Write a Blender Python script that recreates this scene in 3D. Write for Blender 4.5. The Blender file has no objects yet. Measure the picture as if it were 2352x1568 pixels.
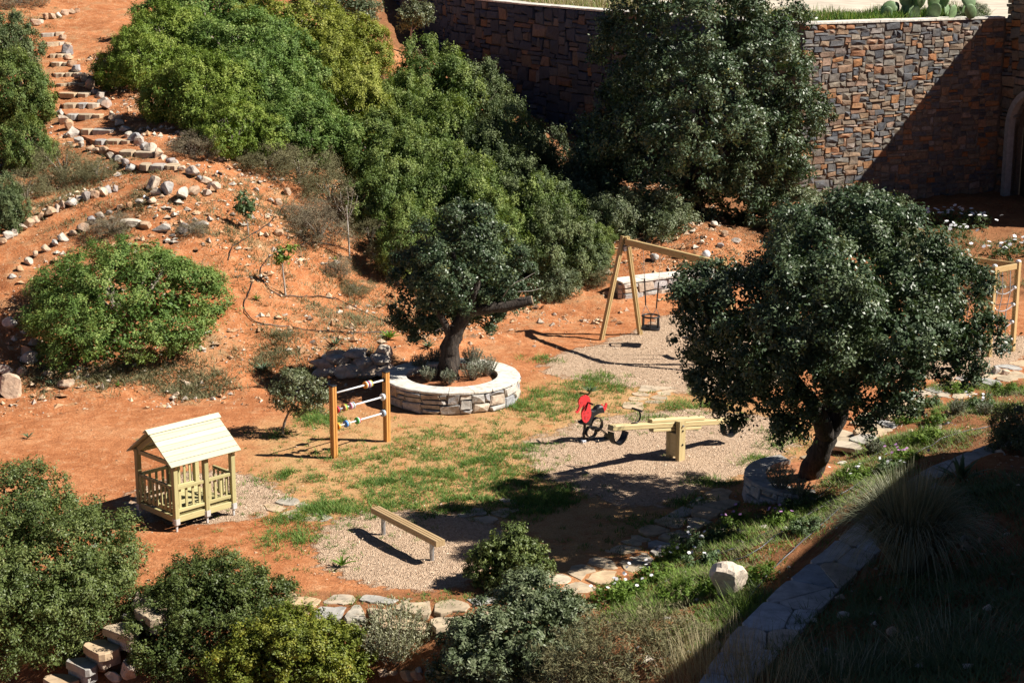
import bpy, bmesh, math, random
import numpy as np
from mathutils import Vector, Matrix, Euler

random.seed(11)
rng = np.random.default_rng(11)
scene = bpy.context.scene
COL = scene.collection
R = math.radians

# ---------------------------------------------------------------- camera
CAMZ, PITCH, F = 9.7, R(13.9), 4000.0          # F in units of a 2352 px wide picture
cam_d = bpy.data.cameras.new('camera')
cam = bpy.data.objects.new('camera', cam_d)
COL.objects.link(cam)
cam.location = (0, 0, CAMZ)
cam.rotation_euler = (R(90) - PITCH, 0, 0)
cam_d.sensor_width = 36.0
cam_d.lens = 36.0 * F / 2352.0
cam_d.clip_start = 0.5
cam_d.clip_end = 1500
scene.camera = cam

# ---------------------------------------------------------------- sky and sun
SUN_EL, SUN_AZ = R(43.5), R(-6.0)              # azimuth measured from +X towards +Y
sun_dir = Vector((math.cos(SUN_EL) * math.cos(SUN_AZ), math.cos(SUN_EL) * math.sin(SUN_AZ), math.sin(SUN_EL)))
world = bpy.data.worlds.new('World')
scene.world = world
world.use_nodes = True
wn = world.node_tree
for n in list(wn.nodes):
    wn.nodes.remove(n)
sky = wn.nodes.new('ShaderNodeTexSky')
sky.sky_type = 'NISHITA'
sky.sun_disc = False
sky.sun_elevation = SUN_EL
sky.sun_rotation = R(90) - SUN_AZ
sky.altitude = 300
sky.air_density = 0.32
sky.dust_density = 0.3
bg = wn.nodes.new('ShaderNodeBackground')
bg.inputs['Strength'].default_value = 0.05
wo = wn.nodes.new('ShaderNodeOutputWorld')
wn.links.new(sky.outputs[0], bg.inputs[0])
wn.links.new(bg.outputs[0], wo.inputs[0])
sl = bpy.data.lights.new('sun', 'SUN')
sl.energy = 5.0
sl.angle = R(0.5)
sl.color = (1.0, 0.94, 0.84)
sun = bpy.data.objects.new('sun', sl)
COL.objects.link(sun)
sun.location = (30, -5, 40)
sun.rotation_euler = sun_dir.to_track_quat('Z', 'Y').to_euler()

scene.view_settings.view_transform = 'Standard'
scene.view_settings.look = 'None'
scene.view_settings.gamma = 1
scene.view_settings.exposure = 0.86
scene.render.engine = 'CYCLES'
scene.cycles.max_bounces = 5
scene.cycles.diffuse_bounces = 1
scene.cycles.glossy_bounces = 2
scene.cycles.transmission_bounces = 2
scene.cycles.transparent_max_bounces = 4
scene.cycles.use_denoising = True
scene.cycles.caustics_reflective = False
scene.cycles.caustics_refractive = False

# ---------------------------------------------------------------- measuring helpers
CP, SP = math.cos(PITCH), math.sin(PITCH)


def ray(u, v):
    a, b = (u - 1176.0) / F, (784.0 - v) / F
    return np.array([a, CP + b * SP, -SP + b * CP])


def at_z(u, v, z=0.0):
    d = ray(u, v)
    t = (z - CAMZ) / d[2]
    return Vector((d[0] * t, d[1] * t, z))


def at_y(u, v, y):
    d = ray(u, v)
    t = y / d[1]
    return Vector((d[0] * t, y, CAMZ + d[2] * t))


def vnoise(x, y, s=1.0, seed=0.0):
    """cheap smooth pseudo noise in about -1..1, vectorised"""
    x = np.asarray(x, float) * s + seed * 17.3
    y = np.asarray(y, float) * s + seed * 9.1
    return (np.sin(x * 1.7 + 1.3 * np.sin(y * 1.1 + seed)) * np.cos(y * 1.9 + 1.1 * np.sin(x * 0.8)) * 0.6
            + np.sin(x * 3.7 + y * 2.3 + 2 * np.sin(y * 2.9)) * 0.3 + np.sin(x * 6.1 - y * 7.3) * 0.15)


# ---------------------------------------------------------------- terrain heights
flat = [(0, 1010), (200, 1000), (400, 960), (150, 1100), (420, 1200), (350, 1340), (560, 960), (700, 1050), (900, 1000),
        (1000, 1200), (700, 1300), (1000, 1385), (1300, 1300), (1500, 1150), (1300, 1000), (1250, 880), (1500, 850),
        (1500, 770), (1650, 740), (1750, 820), (1900, 830), (2100, 820), (2250, 800), (2340, 790), (1800, 930),
        (2000, 935), (2300, 865), (1700, 1080), (1560, 1190), (1650, 1130), (1400, 1310), (760, 1390), (1200, 1380),
        (900, 1120), (600, 1150), (1150, 1080), (1400, 920), (1038, 880), (520, 1380), (2500, 830)]
zs = [(1420, 715, .05), (1560, 695, .0), (1700, 690, .0), (1820, 690, 0), (1500, 640, .5), (1600, 600, .75), (1650, 540, 1.2), (1450, 540, 1.25), (1750, 560, .9),
      (1850, 480, .8), (2000, 520, .5), (2150, 570, .3), (2280, 490, .6), (2340, 620, .15), (1150, 790, .1),
      (1500, 1335, .1), (1650, 1330, .35), (1600, 1450, .55), (1800, 1250, .5), (1950, 1120, .5), (2100, 1010, .4),
      (2300, 925, .3), (1640, 1500, .8), (1940, 1245, .85), (2100, 1120, .9), (2350, 985, .9), (2000, 1450, 1.15),
      (2300, 1300, 1.4), (2300, 1560, 1.7), (1800, 1568, 1.0), (1870, 1110, .3),
      (353, 1410, -.22), (270, 1460, -.48), (220, 1500, -.70), (170, 1540, -.92), (110, 1568, -1.15),
      (0, 1300, -.3), (0, 1560, -1.4), (500, 1500, -.8), (800, 1550, -.8), (1000, 1550, -.6), (1250, 1560, -.2),
      (1400, 1490, .1), (150, 1250, -.05)]
ys_pts = [(0, 640, 39), (250, 500, 41.5), (430, 430, 42.5), (550, 600, 40), (600, 760, 37.5), (300, 740, 37), (700, 640, 41),
          (800, 600, 42.5), (850, 700, 41), (1000, 640, 43), (1200, 660, 44), (350, 370, 45), (270, 300, 48.5), (190, 220, 53),
          (150, 130, 58), (150, 50, 64), (60, 60, 63), (500, 300, 48), (640, 450, 45), (800, 350, 50), (900, 450, 47),
          (1000, 300, 54), (850, 130, 60), (950, 130, 64), (1100, 350, 54), (1200, 450, 50), (1300, 560, 46.5),
          (100, 420, 45), (0, 500, 42), (0, 250, 52), (0, 30, 64), (90, 850, 35.6), (400, 880, 35.3), (700, 830, 36.6),
          (900, 770, 38.3)]
cps = [at_z(u, v, 0.0)[:] for u, v in flat] + [at_z(u, v, z)[:] for u, v, z in zs] + [at_y(u, v, y)[:] for u, v, y in ys_pts]
cps += [(-25, 20, -1.8), (-28, 35, .5), (-30, 45, 4), (-30, 60, 6.5), (-22, 75, 7.5), (-5, 90, 7), (10, 90, 4), (30, 90, 3), (22, 12, 3),
        (28, 25, 1.2), (32, 40, .6), (32, 60, .6), (0, 12, .2), (-10, 12, -2.2), (9, 11, 2.2), (0, 3, .5), (12, 3, 3), (-12, 3, -2),
        (20, 58, .6), (9, 60, .8), (2, 66, 1.6), (-40, 90, 9), (40, 90, 4)]
cps = np.array(cps)


def _tps(r2):
    return np.where(r2 > 0, 0.5 * r2 * np.log(r2 + 1e-9), 0)


_P = cps[:, :2]
_n = len(cps)
_K = _tps(((_P[:, None] - _P[None]) ** 2).sum(-1)) + np.eye(_n) * 0.35
_A = np.zeros((_n + 3, _n + 3))
_A[:_n, :_n] = _K
_A[:_n, _n] = 1
_A[:_n, _n + 1:] = _P
_A[_n, :_n] = 1
_A[_n + 1:, :_n] = _P.T
_W = np.linalg.solve(_A, np.concatenate([cps[:, 2], [0, 0, 0]]))


def tps(x, y):
    out = np.full(x.shape, _W[_n]) + _W[_n + 1] * x + _W[_n + 2] * y
    for i in range(_n):
        out = out + _W[i] * _tps((x - _P[i, 0]) ** 2 + (y - _P[i, 1]) ** 2)
    return out


gx = np.concatenate([np.array([-160, -110, -70, -48, -36, -30]), np.arange(-26, -15, .5), np.arange(-15, 15.01, .14),
                     np.arange(15.5, 26, .5), np.array([30, 36, 48, 70, 110, 160])])
gy = np.concatenate([np.array([-80, -40, -15, -4]), np.arange(2, 17, .5), np.arange(17, 50, .14), np.arange(50, 70, .22),
                     np.arange(70.5, 80, .8), np.array([84, 90, 100, 120, 160, 240])])
GX, GY = np.meshgrid(gx, gy)
cx, cy = np.clip(GX, -42, 42), np.clip(GY, 2, 95)
GZ = tps(cx, cy)
POLY = {}


def inpoly(x, y, poly):
    x, y = np.asarray(x), np.asarray(y)
    res = np.zeros(x.shape, bool)
    n = len(poly)
    for i in range(n):
        x1, y1 = poly[i][0], poly[i][1]
        x2, y2 = poly[(i + 1) % n][0], poly[(i + 1) % n][1]
        c = (y1 > y) != (y2 > y)
        res ^= c & (x < (x2 - x1) * (y - y1) / ((y2 - y1) + 1e-12) + x1)
    return res


def softpoly(x, y, poly, rad):
    acc = np.zeros(np.shape(x))
    for k in range(10):
        a = k * 2.399
        r = rad * math.sqrt((k + .5) / 10)
        acc += inpoly(x + r * math.cos(a), y + r * math.sin(a), poly)
    return acc / 10


yard = [at_z(u, v, 0)[:2] for u, v in [(-60, 960), (300, 930), (560, 915), (760, 905), (930, 830), (1130, 800), (1300, 760), (1390, 735),
                                     (1430, 696), (1480, 690), (1560, 680), (1640, 672), (1750, 668), (1870, 672), (1900, 735), (2000, 745), (2200, 720), (2450, 700), (2450, 850), (2290, 880),
                                     (2060, 965), (1930, 1040), (1720, 1120), (1600, 1200), (1480, 1290), (1290, 1385),
                                     (1100, 1420), (720, 1415), (560, 1380), (330, 1345), (250, 1200), (-60, 1130)]]
W_yard = softpoly(GX, GY, yard, .8)
GZ = GZ * (1 - W_yard * .92)
# lumps: gentle on the yard, rough on the banks
lump = .035 * vnoise(GX, GY, 1.6, 1) + .02 * vnoise(GX, GY, 4.1, 2)
rough = .10 * vnoise(GX, GY, .9, 3) + .05 * vnoise(GX, GY, 2.7, 4) + .03 * vnoise(GX, GY, 6.3, 5)
GZ = GZ + lump * .5 * W_yard + rough * (1 - W_yard) * np.clip((GY - 12) / 8, 0, 1)


def hz(x, y):
    x, y = np.asarray(x, float), np.asarray(y, float)
    i = np.clip(np.searchsorted(gx, x) - 1, 0, len(gx) - 2)
    j = np.clip(np.searchsorted(gy, y) - 1, 0, len(gy) - 2)
    fx = np.clip((x - gx[i]) / (gx[i + 1] - gx[i]), 0, 1)
    fy = np.clip((y - gy[j]) / (gy[j + 1] - gy[j]), 0, 1)
    return (GZ[j, i] * (1 - fx) * (1 - fy) + GZ[j, i + 1] * fx * (1 - fy) + GZ[j + 1, i] * (1 - fx) * fy + GZ[j + 1, i + 1] * fx * fy)


_Y = np.concatenate([np.arange(14, 50, .05), np.arange(50, 95, .12)])


def G(u, v):
    """point of the ground seen at picture position u, v"""
    d = ray(u, v)
    t = _Y / d[1]
    z = CAMZ + d[2] * t
    h = hz(d[0] * t, _Y)
    k = np.argmax(z < h)
    if not (z < h).any():
        k = len(_Y) - 1
    y = _Y[k]
    return Vector((d[0] * y / d[1], y, float(h[k])))


def pxm(p):
    """picture px (2352 wide) per metre at a point"""
    return F / (p[1] * CP + (CAMZ - p[2]) * SP)


# ---------------------------------------------------------------- node helpers
MATS = {}


def new_mat(name):
    m = bpy.data.materials.new(name)
    m.use_nodes = True
    nt = m.node_tree
    for n in list(nt.nodes):
        nt.nodes.remove(n)
    out = nt.nodes.new('ShaderNodeOutputMaterial')
    b = nt.nodes.new('ShaderNodeBsdfPrincipled')
    nt.links.new(b.outputs[0], out.inputs[0])
    MATS[name] = m
    return m, nt, b, out


def N(nt, kind, **kw):
    n = nt.nodes.new('ShaderNode' + kind)
    for k, v in kw.items():
        if k in n.inputs.keys():
            n.inputs[k].default_value = v
        else:
            setattr(n, k, v)
    return n


def ramp(nt, fac, stops):
    r = nt.nodes.new('ShaderNodeValToRGB')
    el = r.color_ramp.elements
    while len(el) > 1:
        el.remove(el[-1])
    el[0].position = stops[0][0]
    el[0].color = (*stops[0][1], 1)
    for p, c in stops[1:]:
        e = el.new(p)
        e.color = (*c, 1)
    nt.links.new(fac, r.inputs[0])
    return r.outputs[0]


def mixc(nt, fac, a, b, mode='MIX'):
    m = nt.nodes.new('ShaderNodeMix')
    m.data_type = 'RGBA'
    m.blend_type = mode
    for sock, val in ((0, fac), (6, a), (7, b)):
        if isinstance(val, (int, float)):
            m.inputs[sock].default_value = val
        elif isinstance(val, tuple):
            m.inputs[sock].default_value = (*val, 1)
        else:
            nt.links.new(val, m.inputs[sock])
    return m.outputs[2]


def math_n(nt, op, a, b=0.0, clamp=False):
    m = nt.nodes.new('ShaderNodeMath')
    m.operation = op
    m.use_clamp = clamp
    for i, val in enumerate((a, b)):
        if isinstance(val, (int, float)):
            m.inputs[i].default_value = val
        else:
            nt.links.new(val, m.inputs[i])
    return m.outputs[0]


def noise_n(nt, vec, scale, detail=4, rough=.55, dist=0):
    n = nt.nodes.new('ShaderNodeTexNoise')
    n.inputs['Scale'].default_value = scale
    n.inputs['Detail'].default_value = detail
    n.inputs['Roughness'].default_value = rough
    n.inputs['Distortion'].default_value = dist
    if vec is not None:
        nt.links.new(vec, n.inputs['Vector'])
    return n.outputs[0]


def coords(nt, kind='Object', scale=None):
    if kind == 'World':
        v = nt.nodes.new('ShaderNodeNewGeometry').outputs['Position']
    else:
        v = nt.nodes.new('ShaderNodeTexCoord').outputs[kind]
    if scale:
        mp = nt.nodes.new('ShaderNodeMapping')
        mp.inputs['Scale'].default_value = scale
        nt.links.new(v, mp.inputs[0])
        v = mp.outputs[0]
    return v


def bump(nt, b, height, strength=.4, dist=.02):
    bp = nt.nodes.new('ShaderNodeBump')
    bp.inputs['Strength'].default_value = strength
    bp.inputs['Distance'].default_value = dist
    nt.links.new(height, bp.inputs['Height'])
    nt.links.new(bp.outputs[0], b.inputs['Normal'])


def attr(nt, name, out='Fac'):
    a = nt.nodes.new('ShaderNodeAttribute')
    a.attribute_name = name
    return a.outputs[out]


# wood: grain along the local x axis of each plank
def wood(name, c0, c1, c2, rough=.65, knots=True):
    m, nt, b, o = new_mat(name)
    v = coords(nt, 'Object', (1.2, 14, 14))
    oi = nt.nodes.new('ShaderNodeObjectInfo')
    n1 = noise_n(nt, v, 2.2, 5, .6, .6)
    c = ramp(nt, n1, [(.25, c0), (.5, c1), (.75, c2)])
    if knots:
        kv = coords(nt, 'Object', (3.5, 9, 9))
        vo = N(nt, 'TexVoronoi', Scale=1.3)
        nt.links.new(kv, vo.inputs['Vector'])
        kf = math_n(nt, 'LESS_THAN', vo.outputs['Distance'], .13)
        c = mixc(nt, math_n(nt, 'MULTIPLY', kf, .55), c, tuple(x * .45 for x in c0))
    c = mixc(nt, .35, c, ramp(nt, oi.outputs['Random'], [(0, tuple(x * .75 for x in c1)), (1, tuple(min(1, x * 1.15) for x in c2))]))
    nt.links.new(c, b.inputs['Base Color'])
    b.inputs['Roughness'].default_value = rough
    bump(nt, b, n1, .25, .004)
    return m


M_pine = wood('pale_pine', (.30, .26, .11), (.44, .39, .18), (.56, .50, .26))
M_roofpine = wood('roof_pine', (.42, .40, .27), (.52, .50, .35), (.60, .58, .42))
M_swingwood = wood('swing_wood', (.36, .24, .10), (.48, .34, .15), (.58, .42, .21))
M_orangewood = wood('orange_wood', (.46, .20, .045), (.56, .26, .07), (.64, .32, .10), .5)
M_seesawwood = wood('seesaw_wood', (.44, .33, .15), (.56, .44, .22), (.64, .53, .30))
M_benchwood = wood('bench_wood', (.30, .19, .09), (.40, .27, .14), (.50, .36, .20), .6, False)


def plain(name, col, rough=.5, metal=0.0, var=.12, scale=20, bumpv=.05):
    m, nt, b, o = new_mat(name)
    n = noise_n(nt, coords(nt, 'Object'), scale, 4)
    c = ramp(nt, n, [(.3, tuple(x * (1 - var) for x in col)), (.7, tuple(min(1, x * (1 + var)) for x in col))])
    nt.links.new(c, b.inputs['Base Color'])
    b.inputs['Roughness'].default_value = rough
    b.inputs['Metallic'].default_value = metal
    if bumpv:
        bump(nt, b, n, bumpv, .003)
    return m


M_rubber = plain('black_rubber', (.018, .018, .02), .42, 0, .3, 30)
M_blackmetal = plain('black_metal', (.012, .012, .014), .35, .2, .3, 30)
M_galv = plain('galvanised_steel', (.42, .44, .47), .42, .75, .2, 14)
M_red = plain('red_board', (.72, .045, .05), .5, 0, .08, 10)
M_redline = plain('red_groove', (.42, .02, .025), .55)
M_whiteplastic = plain('white_plastic', (.80, .80, .82), .35, 0, .04)
M_greyplastic = plain('grey_plastic', (.42, .45, .52), .35, 0, .04)
M_discs = {k: plain('disc_' + k, c, .4, 0, .05) for k, c in dict(orange=(.8, .30, .03), yellow=(.75, .58, .08), blue=(.05, .20, .62),
           lightblue=(.30, .55, .75), navy=(.03, .07, .16), red=(.65, .04, .06), white=(.8, .8, .8), pink=(.72, .25, .42),
           green=(.06, .38, .07), brown=(.42, .22, .10), cream=(.75, .68, .48), grey=(.35, .38, .44)).items()}
M_hose = plain('black_hose', (.02, .02, .022), .4)
M_rope = plain('grey_rope', (.35, .35, .37), .6)
M_chain = plain('steel_chain', (.5, .5, .5), .35, .8)


# ---------------------------------------------------------------- ground materials
def soil_color(nt, pos):
    n1 = noise_n(nt, pos, .55, 5, .6)
    n2 = noise_n(nt, pos, 4.0, 5, .65)
    n3 = noise_n(nt, pos, 22.0, 4, .7)
    c = ramp(nt, n1, [(.28, (.22, .072, .027)), (.42, (.36, .128, .048)), (.56, (.46, .185, .078)), (.72, (.57, .30, .15))])
    c = mixc(nt, .55, c, ramp(nt, n2, [(.3, (.23, .075, .028)), (.52, (.42, .165, .067)), (.75, (.59, .35, .19))]))
    c = mixc(nt, .55, c, ramp(nt, n3, [(.30, (.42, .38, .36)), (.5, (1, 1, 1)), (.68, (1.3, 1.42, 1.55))]), 'MULTIPLY')
    return c, n1, n2, n3


m, nt, b, o = new_mat('red_earth')
pos = coords(nt, 'World')
c, n1, n2, n3 = soil_color(nt, pos)
# little stones lying in the soil
vo = N(nt, 'TexVoronoi', Scale=9.0)
nt.links.new(pos, vo.inputs['Vector'])
peb = math_n(nt, 'LESS_THAN', vo.outputs['Distance'], math_n(nt, 'MULTIPLY', n2, .34))
pebc = ramp(nt, vo.outputs['Color'], [(.2, (.36, .20, .11)), (.6, (.55, .34, .20)), (.9, (.66, .52, .38))])
rocky = attr(nt, 'rocky')
c = mixc(nt, math_n(nt, 'MULTIPLY', peb, math_n(nt, 'ADD', math_n(nt, 'MULTIPLY', rocky, .75), .12)), c, pebc)
vo2 = N(nt, 'TexVoronoi', Scale=21.0)
nt.links.new(pos, vo2.inputs['Vector'])
peb2 = math_n(nt, 'LESS_THAN', vo2.outputs['Distance'], math_n(nt, 'MULTIPLY', n2, .5))
c = mixc(nt, math_n(nt, 'MULTIPLY', peb2, math_n(nt, 'ADD', math_n(nt, 'MULTIPLY', rocky, .6), .15)), c, ramp(nt, vo2.outputs['Color'], [(.2, (.22, .10, .05)), (.5, (.48, .29, .16)), (.9, (.64, .50, .36))]))
# straw litter on the bank
lit = ramp(nt, noise_n(nt, pos, 1.1, 6, .72), [(.52, (0, 0, 0)), (.66, (1, 1, 1))])
litc = ramp(nt, noise_n(nt, coords(nt, 'World', (1, .5, 1)), 40, 3, .7), [(.3, (.13, .09, .05)), (.55, (.32, .24, .13)), (.8, (.48, .38, .22))])
c = mixc(nt, math_n(nt, 'MULTIPLY', lit, math_n(nt, 'MULTIPLY', rocky, .75)), c, litc)
# dry pale turf thatch on the yard
th = attr(nt, 'thatch')
nb = noise_n(nt, pos, 2.2, 5, .7)
nf = noise_n(nt, coords(nt, 'World', (1, .6, 1)), 45, 3, .7)
thf = math_n(nt, 'MULTIPLY', th, ramp(nt, nb, [(.28, (0, 0, 0)), (.52, (1, 1, 1))]))
thc = ramp(nt, nf, [(.3, (.34, .20, .085)), (.55, (.50, .31, .145)), (.8, (.62, .44, .23))])
c = mixc(nt, math_n(nt, 'MULTIPLY', thf, .85), c, thc)
# bark chips
mu = attr(nt, 'mulch')
edge = math_n(nt, 'ADD', mu, math_n(nt, 'MULTIPLY', math_n(nt, 'SUBTRACT', noise_n(nt, pos, 3.2, 6, .75), .5), 1.5))
muf = ramp(nt, edge, [(.42, (0, 0, 0)), (.58, (1, 1, 1))])
cv = N(nt, 'TexVoronoi', Scale=60.0)
nt.links.new(coords(nt, 'World', (1, .7, 1)), cv.inputs['Vector'])
nm = noise_n(nt, pos, 11, 5, .7)
chip = ramp(nt, cv.outputs['Color'], [(.05, (.42, .285, .19)), (.3, (.53, .375, .26)), (.7, (.60, .435, .305)), (.95, (.66, .50, .36))])
chip = mixc(nt, .8, chip, ramp(nt, nm, [(.3, (.60, .54, .50)), (.55, (1.08, 1.08, 1.08)), (.75, (1.25, 1.25, 1.25))]), 'MULTIPLY')
c = mixc(nt, muf, c, chip)
# darker soil: planting bed, plus shade painted into the ground
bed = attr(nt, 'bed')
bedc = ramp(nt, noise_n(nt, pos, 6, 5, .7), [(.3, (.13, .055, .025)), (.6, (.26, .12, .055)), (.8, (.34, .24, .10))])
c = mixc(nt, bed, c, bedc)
nt.links.new(c, b.inputs['Base Color'])
b.inputs['Roughness'].default_value = .95
b.inputs['Specular IOR Level'].default_value = .15
hmix = math_n(nt, 'ADD', math_n(nt, 'ADD', math_n(nt, 'MULTIPLY', n3, .6), n2), math_n(nt, 'MULTIPLY', peb, math_n(nt, 'MULTIPLY', rocky, .5)))
hmix = math_n(nt, 'ADD', hmix, math_n(nt, 'MULTIPLY', muf, math_n(nt, 'ADD', math_n(nt, 'MULTIPLY', cv.outputs['Distance'], .8), math_n(nt, 'MULTIPLY', nm, 1.2))))
bump(nt, b, hmix, .85, .045)
M_earth = m

m, nt, b, o = new_mat('earth_tread')
pos = coords(nt, 'World')
c, n1, n2, n3 = soil_color(nt, pos)
nt.links.new(c, b.inputs['Base Color'])
b.inputs['Roughness'].default_value = .95
bump(nt, b, math_n(nt, 'ADD', n2, n3), .7, .03)
M_tread = m


# stone: one colour per stone, from the object (pieces) or a face attribute (joined pieces)
def stone(name, stops, use_attr=False, rough=.85, fine=9.0, dirt=(.20, .15, .10), bump_d=.02, veins=True):
    m, nt, b, o = new_mat(name)
    if use_attr:
        rnd = attr(nt, 'rnd')
    else:
        rnd = nt.nodes.new('ShaderNodeObjectInfo').outputs['Random']
    pos = coords(nt, 'World')
    c = ramp(nt, rnd, stops)
    nn = noise_n(nt, pos, fine, 5, .65, .4)
    c = mixc(nt, .75, c, ramp(nt, nn, [(.28, (.42, .41, .40)), (.5, (1, 1, 1)), (.75, (1.6, 1.55, 1.48))]), 'MULTIPLY')
    if veins:
        n2 = noise_n(nt, pos, 2.3, 4, .6)
        c = mixc(nt, math_n(nt, 'MULTIPLY', ramp(nt, n2, [(.55, (0, 0, 0)), (.72, (1, 1, 1))]), .45), c, dirt)
    nt.links.new(c, b.inputs['Base Color'])
    b.inputs['Roughness'].default_value = rough
    bump(nt, b, nn, .8, bump_d)
    return m


WALL_STOPS = [(.0, (.060, .065, .078)), (.18, (.12, .122, .13)), (.34, (.19, .165, .13)), (.46, (.085, .088, .10)), (.56, (.28, .18, .105)),
              (.66, (.15, .14, .125)), (.76, (.33, .13, .042)), (.84, (.24, .205, .16)), (.92, (.35, .16, .06)), (1.0, (.27, .26, .25))]
M_wall = stone('wall_stone', WALL_STOPS)
SHADE_BLUE_STOPS = [(.0, (.022, .038, .070)), (.25, (.040, .062, .105)), (.45, (.026, .042, .075)), (.62, (.055, .080, .12)), (.76, (.10, .095, .09)), (.84, (.035, .05, .08)), (.93, (.16, .10, .06)), (1.0, (.11, .13, .16))]  # grey stone with the bluish dark of shade painted into its colours
M_walld = stone('wall_stone_blue_shade', SHADE_BLUE_STOPS, veins=False)
M_wall_shade_j = stone('wall_stone_blue_shade_small', SHADE_BLUE_STOPS, True, veins=False)
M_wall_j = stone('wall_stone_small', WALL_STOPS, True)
GREY_STOPS = [(0, (.30, .30, .31)), (.3, (.46, .44, .40)), (.55, (.37, .37, .39)), (.75, (.52, .45, .37)), (.9, (.40, .30, .21)), (1, (.5, .48, .45))]
M_grey = stone('planter_stone', GREY_STOPS, False, .85, 11)
M_mortar = plain('mortar', (.15, .125, .10), .95, 0, .3, 12, .5)
M_palemortar = plain('pale_mortar', (.42, .37, .30), .95, 0, .3, 12, .5)
M_cap = stone('cap_stone', [(0, (.56, .54, .50)), (.5, (.64, .61, .55)), (1, (.70, .66, .58))], False, .8, 7, (.45, .36, .25), .012)
M_cap_shade = stone('cap_stone_shade', [(0, (.30, .29, .28)), (.5, (.38, .36, .33)), (1, (.46, .43, .39))], False, .8, 7, (.34, .26, .18), .012)  # darker copy of the cap stone, tree shade put into its colour
ROCK_STOPS = [(0, (.38, .36, .34)), (.25, (.50, .44, .37)), (.45, (.44, .29, .18)), (.6, (.26, .26, .28)), (.75, (.56, .48, .39)), (.9, (.45, .25, .13)), (1, (.60, .55, .49))]
M_rock = stone('loose_rock', ROCK_STOPS, False, .9, 6, (.44, .22, .10), .03)
M_rock_j = stone('small_rubble', ROCK_STOPS, True, .9, 6, (.44, .22, .10), .03)
M_rubble = stone('tan_rubble', [(0, (.34, .17, .08)), (.3, (.50, .31, .18)), (.55, (.58, .42, .28)), (.75, (.42, .36, .31)), (1, (.66, .57, .46))], True, .9, 8, (.44, .22, .10), .03)
M_pebble = stone('pebble', [(0, (.40, .17, .07)), (.5, (.50, .26, .13)), (.85, (.56, .38, .24)), (1, (.64, .54, .43))], True, .9, 12, (.42, .2, .09), .02)
FLAG_STOPS = [(0, (.36, .28, .19)), (.35, (.46, .37, .26)), (.55, (.50, .35, .21)), (.75, (.38, .34, .28)), (.9, (.34, .34, .34)), (1, (.52, .42, .30))]
M_flag = stone('flagstone', FLAG_STOPS, False, .85, 5, (.46, .28, .14), .012)
M_flagdark = stone('wall_top_flag', [(0, (.36, .38, .42)), (.5, (.48, .49, .52)), (.8, (.46, .36, .27)), (1, (.42, .43, .46))], False, .8, 4, (.16, .12, .09), .012)
M_paving = plain('pale_paving', (.52, .45, .36), .9, 0, .22, 1.4, .4)


def bark(name, c0, c1, c2):
    m, nt, b, o = new_mat(name)
    v = coords(nt, 'Object', (9, 9, 1.6))
    n = noise_n(nt, v, 1.6, 6, .65, 1.2)
    nt.links.new(ramp(nt, n, [(.3, c0), (.5, c1), (.72, c2)]), b.inputs['Base Color'])
    b.inputs['Roughness'].default_value = .95
    bump(nt, b, n, 1.0, .06)
    return m


M_bark = bark('carob_bark', (.016, .013, .011), (.048, .037, .03), (.11, .085, .066))
M_twig = bark('grey_twig', (.16, .13, .10), (.28, .24, .19), (.40, .35, .28))
M_palebark = bark('pale_bark', (.35, .32, .28), (.52, .48, .42), (.66, .62, .56))
M_cutwood = plain('cut_wood', (.30, .22, .14), .9, 0, .3, 25, .3)


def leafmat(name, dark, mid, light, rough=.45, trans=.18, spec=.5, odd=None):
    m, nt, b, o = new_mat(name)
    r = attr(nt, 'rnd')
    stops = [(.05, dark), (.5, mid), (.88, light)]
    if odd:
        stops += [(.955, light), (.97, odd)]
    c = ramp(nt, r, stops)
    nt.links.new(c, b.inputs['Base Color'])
    b.inputs['Roughness'].default_value = rough
    b.inputs['Specular IOR Level'].default_value = spec
    if trans:
        t = nt.nodes.new('ShaderNodeBsdfTranslucent')
        tc = mixc(nt, 1.0, c, (1.15, 1.2, .55), 'MULTIPLY')
        nt.links.new(tc, t.inputs[0])
        mx = nt.nodes.new('ShaderNodeMixShader')
        mx.inputs[0].default_value = trans
        nt.links.new(b.outputs[0], mx.inputs[1])
        nt.links.new(t.outputs[0], mx.inputs[2])
        nt.links.new(mx.outputs[0], o.inputs[0])
    return m


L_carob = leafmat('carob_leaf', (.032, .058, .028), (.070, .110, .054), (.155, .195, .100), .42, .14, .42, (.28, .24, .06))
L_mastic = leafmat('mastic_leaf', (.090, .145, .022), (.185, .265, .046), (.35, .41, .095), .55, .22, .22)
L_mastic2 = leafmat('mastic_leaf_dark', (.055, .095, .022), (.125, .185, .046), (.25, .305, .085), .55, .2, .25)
L_mastic_y = leafmat('mastic_leaf_yellow', (.115, .145, .022), (.24, .275, .048), (.42, .43, .10), .55, .22, .22)
L_mastic_g = leafmat('mastic_leaf_green', (.065, .125, .026), (.135, .22, .052), (.27, .35, .10), .55, .22, .22)
L_mastic_b = leafmat('mastic_leaf_grey', (.055, .080, .030), (.11, .15, .060), (.22, .26, .115), .55, .16, .25)
L_oak = leafmat('kermes_leaf', (.060, .092, .024), (.115, .155, .044), (.20, .235, .075), .48, .14, .3)
L_oakdark = leafmat('dark_shrub_leaf', (.045, .070, .018), (.085, .118, .030), (.15, .185, .052), .48, .12, .3)
L_yellow = leafmat('yellow_shrub_leaf', (.075, .105, .016), (.155, .19, .026), (.29, .29, .045), .5, .18, .3, (.5, .32, .02))
L_greygreen = leafmat('grey_green_leaf', (.075, .105, .050), (.135, .17, .085), (.22, .25, .14), .48, .12, .35)
L_lavender = leafmat('lavender_leaf', (.13, .16, .11), (.21, .24, .17), (.32, .34, .25), .7, .1)
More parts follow.
